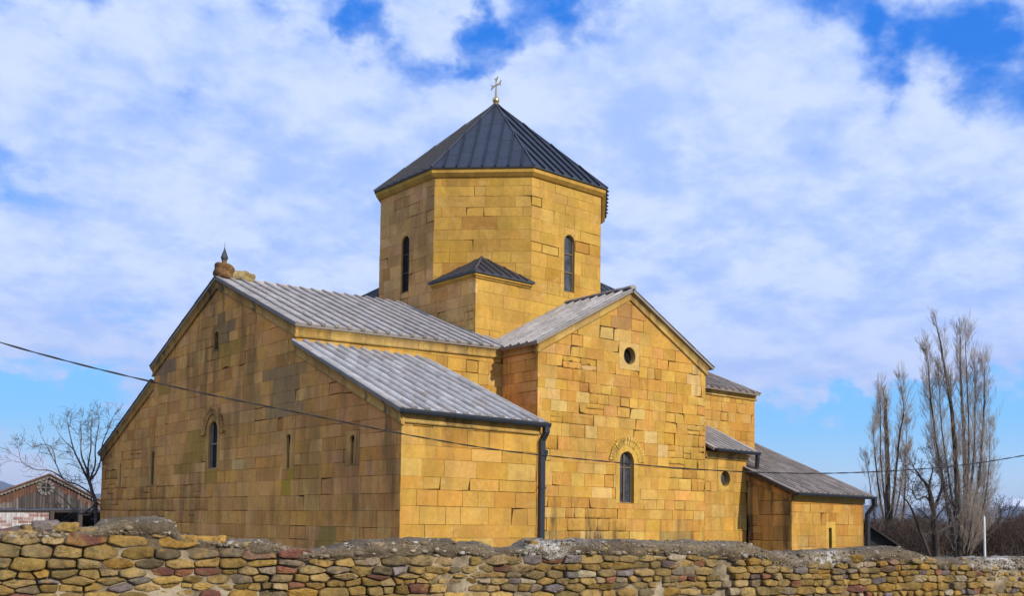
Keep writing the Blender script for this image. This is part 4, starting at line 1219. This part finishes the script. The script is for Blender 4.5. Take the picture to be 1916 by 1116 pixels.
def tree(name, label, cat, base_px, D, stems, dens, L, up, wig, nchild, ang, minr, lev, bark, twig, seed, group=None, dspread=.03, lim_r=.5, thick=1.0):
    rnd = random.Random(seed); b = at(*base_px, D); b.z = G
    root = empty(name, b); tag(root, label, cat, group)
    tr = Twigs(); tw = Twigs()
    for st_ in stems:
        path, r0, r1 = st_[0], st_[1]*thick, st_[2]*thick; den_ = st_[3] if len(st_) > 3 else 1.0
        dd = rnd.uniform(-1, 1)*dspread*D; n = len(path)
        pts = [at(px, py, D+dd*min(1, i/max(1, n-1)*1.5)) for i, (px, py) in enumerate(path)]
        if path[0][1] >= base_px[1]-1: pts[0].z = G-.1
        sp = spline(pts, 5, rnd, r0*.12); k = len(sp)-1
        tr.mb.tube(sp, [r0+(r1-r0)*(i/k)**.8 for i in range(k+1)], 8, cap=False)
        tot = sum((sp[i+1]-sp[i]).length for i in range(k))
        m_ = int(tot*dens*den_)
        for q in range(m_):
            u = rnd.random()**.8; i = min(k-1, int(u*k)); p = sp[i].lerp(sp[i+1], u*k-i)
            bd = (sp[i+1]-sp[i]).normalized(); side = bd.cross(Vector((rnd.gauss(0, 1), rnd.gauss(0, 1), rnd.gauss(0, 1)))).normalized()
            a = ang*rnd.uniform(.7, 1.5); rr = (r0+(r1-r0)*u)
            shoot(tw, rnd, p, bd*math.cos(a)+side*math.sin(a), L*rnd.uniform(.5, 1.15)*(1-.35*u), max(minr, rr*lim_r*rnd.uniform(.3, .7)), lev, up, wig, nchild, ang, minr, tr)
        e_ = sp[-1]; bd = (sp[-1]-sp[-2]).normalized()
        shoot(tw, rnd, e_, bd, L*.5, r1, lev, up, wig, nchild, ang*.8, minr)
    tr.mb.build('trunk', M[bark], root); tw.mb.build('crown', M[twig], root)
    return root

POP = [([(1795, 1046), (1792, 930), (1786, 830), (1777, 740), (1764, 670), (1753, 610)], .30, .03, 1.1),
       ([(1800, 1046), (1806, 930), (1803, 800), (1797, 700), (1797, 630)], .26, .03, 1.2),
       ([(1790, 1046), (1770, 930), (1752, 830), (1741, 740), (1735, 665)], .18, .02, 1.5),
       ([(1805, 1046), (1828, 920), (1838, 820), (1842, 740), (1842, 690)], .16, .02, 1.5),
       ([(1800, 1046), (1818, 900), (1824, 790), (1824, 690)], .16, .02, 1.3),
       ([(1803, 1000), (1812, 880), (1812, 780), (1806, 640)], .12, .02, 1.2),
       ([(1792, 1000), (1776, 900), (1762, 800), (1757, 720)], .12, .02, 1.3),
       ([(1810, 1046), (1838, 960), (1850, 880), (1852, 810)], .10, .015, 1.6),
       ([(1785, 960), (1758, 880), (1744, 800), (1738, 720)], .09, .015, 1.2),
       ([(1802, 1046), (1822, 990), (1838, 930), (1845, 880)], .08, .015, 2.0), ([(1812, 1046), (1834, 1000), (1842, 950)], .07, .015, 2.0), ([(1806, 1046), (1816, 990), (1822, 930)], .07, .015, 2.0)]
tree('poplar_tree', 'tall bare poplar with a wide sheaf of pale upright twigs beside the white post', 'tree', (1797, 1046), 58, POP, 4.4, 1.6, .50, .06, 5, .38, .0045, 2, 'bark', 'twig', 3, 'bare poplars', lim_r=.32, thick=.72)
POP2 = [([(1664, 1040), (1661, 950), (1660, 860), (1657, 790), (1656, 745)], .34, .14, .8),
        ([(1666, 985), (1676, 890), (1684, 810), (1691, 770), (1685, 715)], .16, .02, 1.3),
        ([(1660, 1010), (1645, 920), (1637, 850), (1634, 800)], .13, .02, 1.0),
        ([(1658, 960), (1648, 860), (1648, 780), (1645, 735)], .11, .02, 1.2),
        ([(1668, 1000), (1684, 920), (1694, 850), (1697, 795)], .11, .02, 1.2),
        ([(1656, 1040), (1636, 970), (1627, 900), (1622, 870)], .10, .02, 1.0),
        ([(1682, 1040), (1690, 960), (1694, 900), (1694, 860)], .16, .02, 1.4)]
tree('poplar_tree', 'shorter bare poplar with a broken top nearest the annex', 'tree', (1664, 1040), 72, POP2, 4.0, 1.6, .50, .06, 5, .38, .0056, 2, 'bark', 'twig', 5, 'bare poplars', lim_r=.32, thick=.72)
MID = [([(1752, 1046), (1748, 985), (1742, 930), (1728, 900), (1712, 880)], .22, .03), ([(1746, 960), (1760, 920), (1764, 890), (1756, 870)], .10, .02), ([(1745, 1046), (1720, 990), (1704, 950), (1690, 930)], .12, .02),
       ([(1750, 1000), (1768, 990), (1780, 980), (1778, 950)], .09, .02), ([(1742, 940), (1730, 930), (1716, 935), (1704, 915)], .08, .015), ([(1748, 980), (1738, 920), (1745, 880), (1738, 865)], .08, .015)]
tree('fruit_tree', 'bushy bare fruit tree with crooked dark limbs between the two poplars', 'tree', (1750, 1046), 52, MID, 3.0, 1.7, .12, .16, 4, .75, .009, 2, 'bark', 'bark2', 7)
RND = [([(1868, 1040), (1868, 1000), (1866, 975)], .22, .08), ([(1867, 1000), (1852, 975), (1846, 960)], .10, .03), ([(1867, 995), (1884, 970), (1890, 955)], .10, .03), ([(1867, 985), (1872, 960), (1870, 948)], .10, .03), ([(1866, 1005), (1842, 990), (1834, 980)], .08, .03), ([(1868, 1000), (1894, 985), (1902, 975)], .08, .03)]
tree('round_tree', 'small rounded bare tree far off before the snowy mountains', 'tree', (1868, 1040), 125, RND, 3.0, 2.3, .10, .16, 4, .8, .018, 2, 'brush', 'brush', 9)
WAL = [([(184, 1005), (179, 950), (172, 920), (167, 900)], .095, .07, .3), ([(167, 902), (150, 868), (138, 842), (130, 810), (127, 792)], .055, .012), ([(167, 900), (165, 870), (170, 840), (170, 805), (172, 790)], .05, .012), ([(168, 900), (180, 885), (188, 862), (192, 830), (204, 800), (210, 784)], .05, .010),
       ([(172, 925), (145, 908), (120, 898), (104, 868), (90, 840), (78, 818)], .045, .010), ([(120, 898), (95, 882), (66, 879), (42, 866), (36, 850)], .04, .01), ([(165, 885), (152, 850), (152, 815), (150, 795)], .05, .01), ([(178, 945), (150, 962), (120, 935), (100, 920)], .06, .01), ([(178, 950), (165, 965), (140, 958), (122, 968)], .06, .01),
       ([(168, 898), (178, 870), (178, 840), (184, 800), (186, 785)], .05, .01), ([(104, 868), (98, 840), (80, 832), (62, 838), (54, 832)], .03, .008), ([(138, 842), (120, 825), (108, 808)], .03, .008)]
tree('walnut_tree', 'leafless walnut tree with grey spreading limbs in front of the wooden barn', 'tree', (182, 1005), 37, WAL, 3.2, .95, .10, .15, 4, .75, .0045, 2, 'bark2', 'bark2', 11, lim_r=.40, thick=.78)

# brushwood behind the wall on the right: one uncountable mass
rnd = random.Random(31); bw = Twigs()
for i in range(9500):
    Dq = rnd.uniform(60, 118); px = rnd.uniform(1598, 2060); top_ = interp([(1590, 985), (1640, 978), (1720, 972), (1790, 985), (1850, 985), (1880, 978), (1916, 968), (2070, 960)], px)+rnd.gauss(0, 7)
    py = top_+abs(rnd.gauss(0, 1))*22
    tip = at(px, py, Dq); b = tip+Vector((rnd.gauss(0, .6), rnd.gauss(0, .6), 0)); b.z = max(G, tip.z-rnd.uniform(.8, 2.2))
    mid = b.lerp(tip, .5)+Vector((rnd.gauss(0, .16), rnd.gauss(0, .16), 0))
    bw.add([b, mid, tip], rnd.uniform(.018, .034), .011, 3)
    for k in range(2):
        e_ = mid.lerp(tip, rnd.random()); bw.add([e_, e_+Vector((rnd.gauss(0, .35), rnd.gauss(0, .35), rnd.uniform(.0, .5)))], .014, .009, 3)
tag(bw.mb.build('brushwood', M['brush']), kind='stuff')

# white post, dark shed
pb = at(1843, 1046, 56); pb.z = G; pt = at(1841.5, 968, 56)
pm = MB(); pm.tube([(pb.x, pb.y, G), (pb.x, pb.y, pt.z)], [.058, .052], 10); pm.tube([(pb.x, pb.y, pt.z), (pb.x, pb.y, pt.z+.03)], [.06, .03], 10)
tag(pm.build('post', M['post']), 'thin white post standing against the right side of the big poplar', 'post')
sh0 = at(1592, 966, 46); shr = at(1702, 1040, 46); c0 = sh0.copy(); c0.z = G
shed = empty('shed', c0); tag(shed, 'low shed with a black tarred roof behind the annex corner', 'shed')
bk = Vector((FWD.x, FWD.y, 0)).normalized()*6; L_ = shr-sh0; shl = sh0-Vector((L_.x, L_.y, 0))+Vector((0, 0, L_.z))
rm = MB()
for a, b in ((sh0, shr), (shl, sh0)):
    u_ = (b-a).normalized(); nn_ = Vector((0, 0, .10)); rm.prism([a-bk*.06, b-bk*.06, b+bk, a+bk], nn_)
rm.build('roof', M['black'], shed)
wm = MB(); fl_ = lambda p, k=0: Vector((p.x, p.y, G))
a_, b_ = shl.lerp(sh0, .12), shr.lerp(sh0, .12)
wm.prism([fl_(a_), fl_(b_), b_-Vector((0, 0, .02)), sh0-Vector((0, 0, .05)), a_-Vector((0, 0, .02))], bk*.97)
wm.build('wall', M['black'], shed)

# ------------------------------------------------------------------ barn on the left
DB = 46
cbn = at(93, 990, DB); cbn.z = G
barn = empty('barn', cbn); tag(barn, 'weathered wooden barn with a round gable window and scalloped eaves', 'barn')
BX = Vector((RIGHT.x, RIGHT.y, 0)).normalized(); BY = Vector((FWD.x, FWD.y, 0)).normalized()
BY = Vector((cbn.x-CAM.x, cbn.y-CAM.y, 0)).normalized(); BX = Vector((BY.y, -BY.x, 0))
def bp(px, py, o=0.0):
    r_ = at(px, py, 1)-CAM; return CAM+r_*((cbn-CAM).dot(BY)/r_.dot(BY))+BY*o
pk = MB(); rnd = random.Random(4)
def gy(px): return 893+max(0, px-93)*.515 if px > 93 else 893+(93-px)*.345
px = -62.0
while px < 203:
    w = rnd.uniform(4.2, 7.0); p1 = min(204, px+w); gcol = rnd.choice([(.11, .092, .084), (.08, .067, .062), (.15, .13, .118), (.055, .045, .041), (.095, .075, .063)])
    k = rnd.uniform(.8, 1.2); yt = max(gy(px), gy(p1))+3; yb = 952.5+rnd.uniform(-.8, .8)
    ymid = yt+max(0, (16 if px < 93 else 9)+rnd.uniform(-3, 3)-(4 if abs(px-93) < 15 else 0))
    if yb-yt > 1:
        red = rnd.choice([(.15, .065, .038), (.12, .055, .035), (.09, .05, .038)])
        ym = min(ymid, yb)
        pk.prism([bp(px+.25, ym), bp(p1-.25, ym), bp(p1-.25, yt), bp(px+.25, yt)], BY*.03, (*red, 1) if (px < 95 or px < 140) else (.16, .09, .06, 1))
        if ym < yb-.5: pk.prism([bp(px+.25, yb), bp(p1-.25, yb), bp(p1-.25, ym), bp(px+.25, ym)], BY*.03, (gcol[0]*k, gcol[1]*k, gcol[2]*k, 1))
    px = p1
pk.prism([bp(-62, 953, .05), bp(204, 953, .05), bp(93, 894, .05)], BY*.03, (.02, .015, .012, 1))
pk.build('gable_wall', M['plank'], barn)
bb = MB()
for (xa, ya, xb, yb) in ((-66, 948, 93, 891.5), (93, 891.5, 208, 950.5)):
    a, b = bp(xa, ya, -.12), bp(xb, yb, -.12); L = (b-a).length; n = int(L/.16); d = (b-a)/n; dn = Vector((0, 0, -1))
    for i in range(n):
        p = a+d*i; bb.prism([p, p+d*.94, p+d*.94+dn*.05, p+d*.70+dn*.10, p+d*.24+dn*.10, p+dn*.05], BY*.025, (.21, .185, .165, 1))
    bb.prism([a+Vector((0, 0, .005)), b+Vector((0, 0, .005)), b+Vector((0, 0, .06)), a+Vector((0, 0, .06))], BY*.05, (.10, .07, .055, 1))
bb.build('barge_board', M['plank'], barn)
ro = MB()
for (xa, ya, xb, yb) in ((-70, 948, 93, 889.5), (93, 889.5, 212, 950.8)):
    a, b = bp(xa, ya, -.2), bp(xb, yb, -.2); ro.prism([a, b, b+BY*11, a+BY*11], (0, 0, .07))
ro.build('roof', M['rust'], barn)
wn = MB(); cw = bp(86, 913, -.04); rw = .24
ring = [cw+BX*rw*math.cos(a)+Vector((0, 0, rw*math.sin(a))) for a in [2*math.pi*i/20 for i in range(20)]]
wn.prism(ring, BY*.03, (.02, .018, .018, 1))
for i in range(12):
    a = 2*math.pi*i/12; d = BX*math.cos(a)+Vector((0, 0, math.sin(a))); q = BX*-math.sin(a)+Vector((0, 0, math.cos(a)))
    wn.prism([cw-BY*.02+d*.20-q*.05, cw-BY*.02+d*.34-q*.06, cw-BY*.02+d*.37, cw-BY*.02+d*.34+q*.06, cw-BY*.02+d*.20+q*.05], BY*.025, (.19, .17, .155, 1))
for d, q in ((BX, Vector((0, 0, 1))), (Vector((0, 0, 1)), BX)): wn.prism([cw-BY*.01-d*.2-q*.015, cw-BY*.01+d*.2-q*.015, cw-BY*.01+d*.2+q*.015, cw-BY*.01-d*.2+q*.015], BY*.02, (.2, .18, .16, 1))
wn.build('round_window', M['plank'], barn)
bm_ = MB(); a = bp(-66, 954.5, .0); b = bp(206, 954.5, .0)
bm_.prism([a, b, b+Vector((0, 0, -.13)), a+Vector((0, 0, -.13))], BY*.25, (.035, .025, .02, 1)); bm_.build('beam', M['plank'], barn)
for pxp in (-60, 97, 150, 200):
    p = bp(pxp, 957, .05); pm = MB(); pm.box((-.09, -.09, G), (.09, .09, p.z), (.06, .045, .035, 1)); o = pm.build('support_post', M['plank'], barn)
    for v_ in o.data.vertices: v_.co.x += p.x; v_.co.y += p.y
bw_ = MB(); a, b = bp(100, 954, 4), bp(206, 954, 4); bw_.prism([fl_(a), fl_(b), b, a], BY*.1, (.03, .022, .018, 1)); a, b = bp(206, 954, .1), bp(206, 954, 11); bw_.prism([fl_(a), fl_(b), b, a], BX*.1, (.06, .05, .04, 1)); bw_.build('side_wall_dark_back', M['plank'], barn)  # dark back sheet paints the shade under the barn; second sheet is side wall
# brick wall seen under the barn's beam
bkw = MB(); rnd = random.Random(6); Dk = 62; zt_ = at(40, 956.5, Dk).z; a0 = at(-90, 960, Dk); b0 = at(112, 960, Dk); L = (b0-a0).length; ux = BX
z = G; r_ = 0
while z < zt_-.05:
    s = -.3*(r_ % 2)
    while s < L:
        w = .60; s0, s1 = max(0, s+.02), min(L, s+w-.02)
        if s1 > s0+.05:
            c = rnd.choice([(.28, .16, .135), (.33, .22, .195), (.42, .37, .35), (.46, .43, .42), (.24, .13, .11)])
            p = Vector((a0.x, a0.y, 0)); bkw.prism([p+ux*s0+Vector((0, 0, z+.015)), p+ux*s1+Vector((0, 0, z+.015)), p+ux*s1+Vector((0, 0, z+.185)), p+ux*s0+Vector((0, 0, z+.185))], BY*.2, (*c, 1))
        s += w
    z += .2; r_ += 1
p = Vector((a0.x, a0.y, 0)); bkw.prism([p+BY*.012+Vector((0, 0, G)), p+BY*.012+ux*L+Vector((0, 0, G)), p+BY*.012+ux*L+Vector((0, 0, z)), p+BY*.012+Vector((0, 0, z))], BY*.17, (.52, .50, .49, 1))
tag(bkw.build('brick_wall', M['plank']), 'whitewashed red brick wall seen below the beam of the barn', 'wall')

# ------------------------------------------------------------------ far mountains
def ridge(name, tab, D, depth, base_drop, seed, amp, mat):
    mb = MB(); V = []; F = []; x0, x1 = tab[0][0], tab[-1][0]; n = 140; rws = 7
    for i in range(n+1):
        px = x0+(x1-x0)*i/n; dr_ = at(px, 975, 1)-CAM; dr_.z = 0; dr_.normalize()
        top = (at(px, interp(tab, px), D)).z*1.0
        for j in range(rws):
            q = j/(rws-1); rr = D-depth*(1-q)
            hz = G-5+(top-G)*(q**1.3)*(1+.0)+(vnoise(i*.16, j*.9, seed)-.5)*amp*q*(1.2-q)*2+(vnoise(i*.5, j*1.7, seed+1)-.5)*amp*.4*q
            p = CAM+dr_*rr; V.append((p.x, p.y, hz))
        p = CAM+dr_*(D+depth*.7); V.append((p.x, p.y, G-5))
    m1 = rws+1
    for i in range(n):
        for j in range(rws): F.append((i*m1+j, (i+1)*m1+j, (i+1)*m1+j+1, i*m1+j+1))
    mb.idx(V, F, smooth=True)
    return tag(mb.build(name, mat), kind='structure')
ridge('mountains', [(700, 960), (1100, 955), (1400, 950), (1600, 950), (1680, 944), (1720, 950), (1790, 946), (1850, 950), (1880, 944), (1903, 937), (1930, 944), (2000, 940), (2200, 950), (2600, 960)], 6000, 2500, 0, 3, 60, M['mountain'])
ridge('hills', [(-900, 925), (-400, 915), (-100, 903), (0, 906), (40, 917), (120, 925), (300, 930), (700, 945)], 5200, 2000, 0, 5, 40, M['hill'])
hz = MB(); hz.box((-8800, -8800, G-1.5), (8800, 8800, 260))
hm = bpy.data.materials.new('haze'); hm.use_nodes = True; ht = NT(hm.node_tree)
ho = ht.node('ShaderNodeOutputMaterial'); pv = ht.node('ShaderNodeVolumePrincipled'); ht.l.new(pv.outputs[0], ho.inputs['Volume'])
pv.inputs['Color'].default_value = (.62, .76, 1.0, 1); pv.inputs['Density'].default_value = 0.00012; pv.inputs['Anisotropy'].default_value = 0.2
ho_ = hz.build('haze', hm); tag(ho_, kind='stuff')
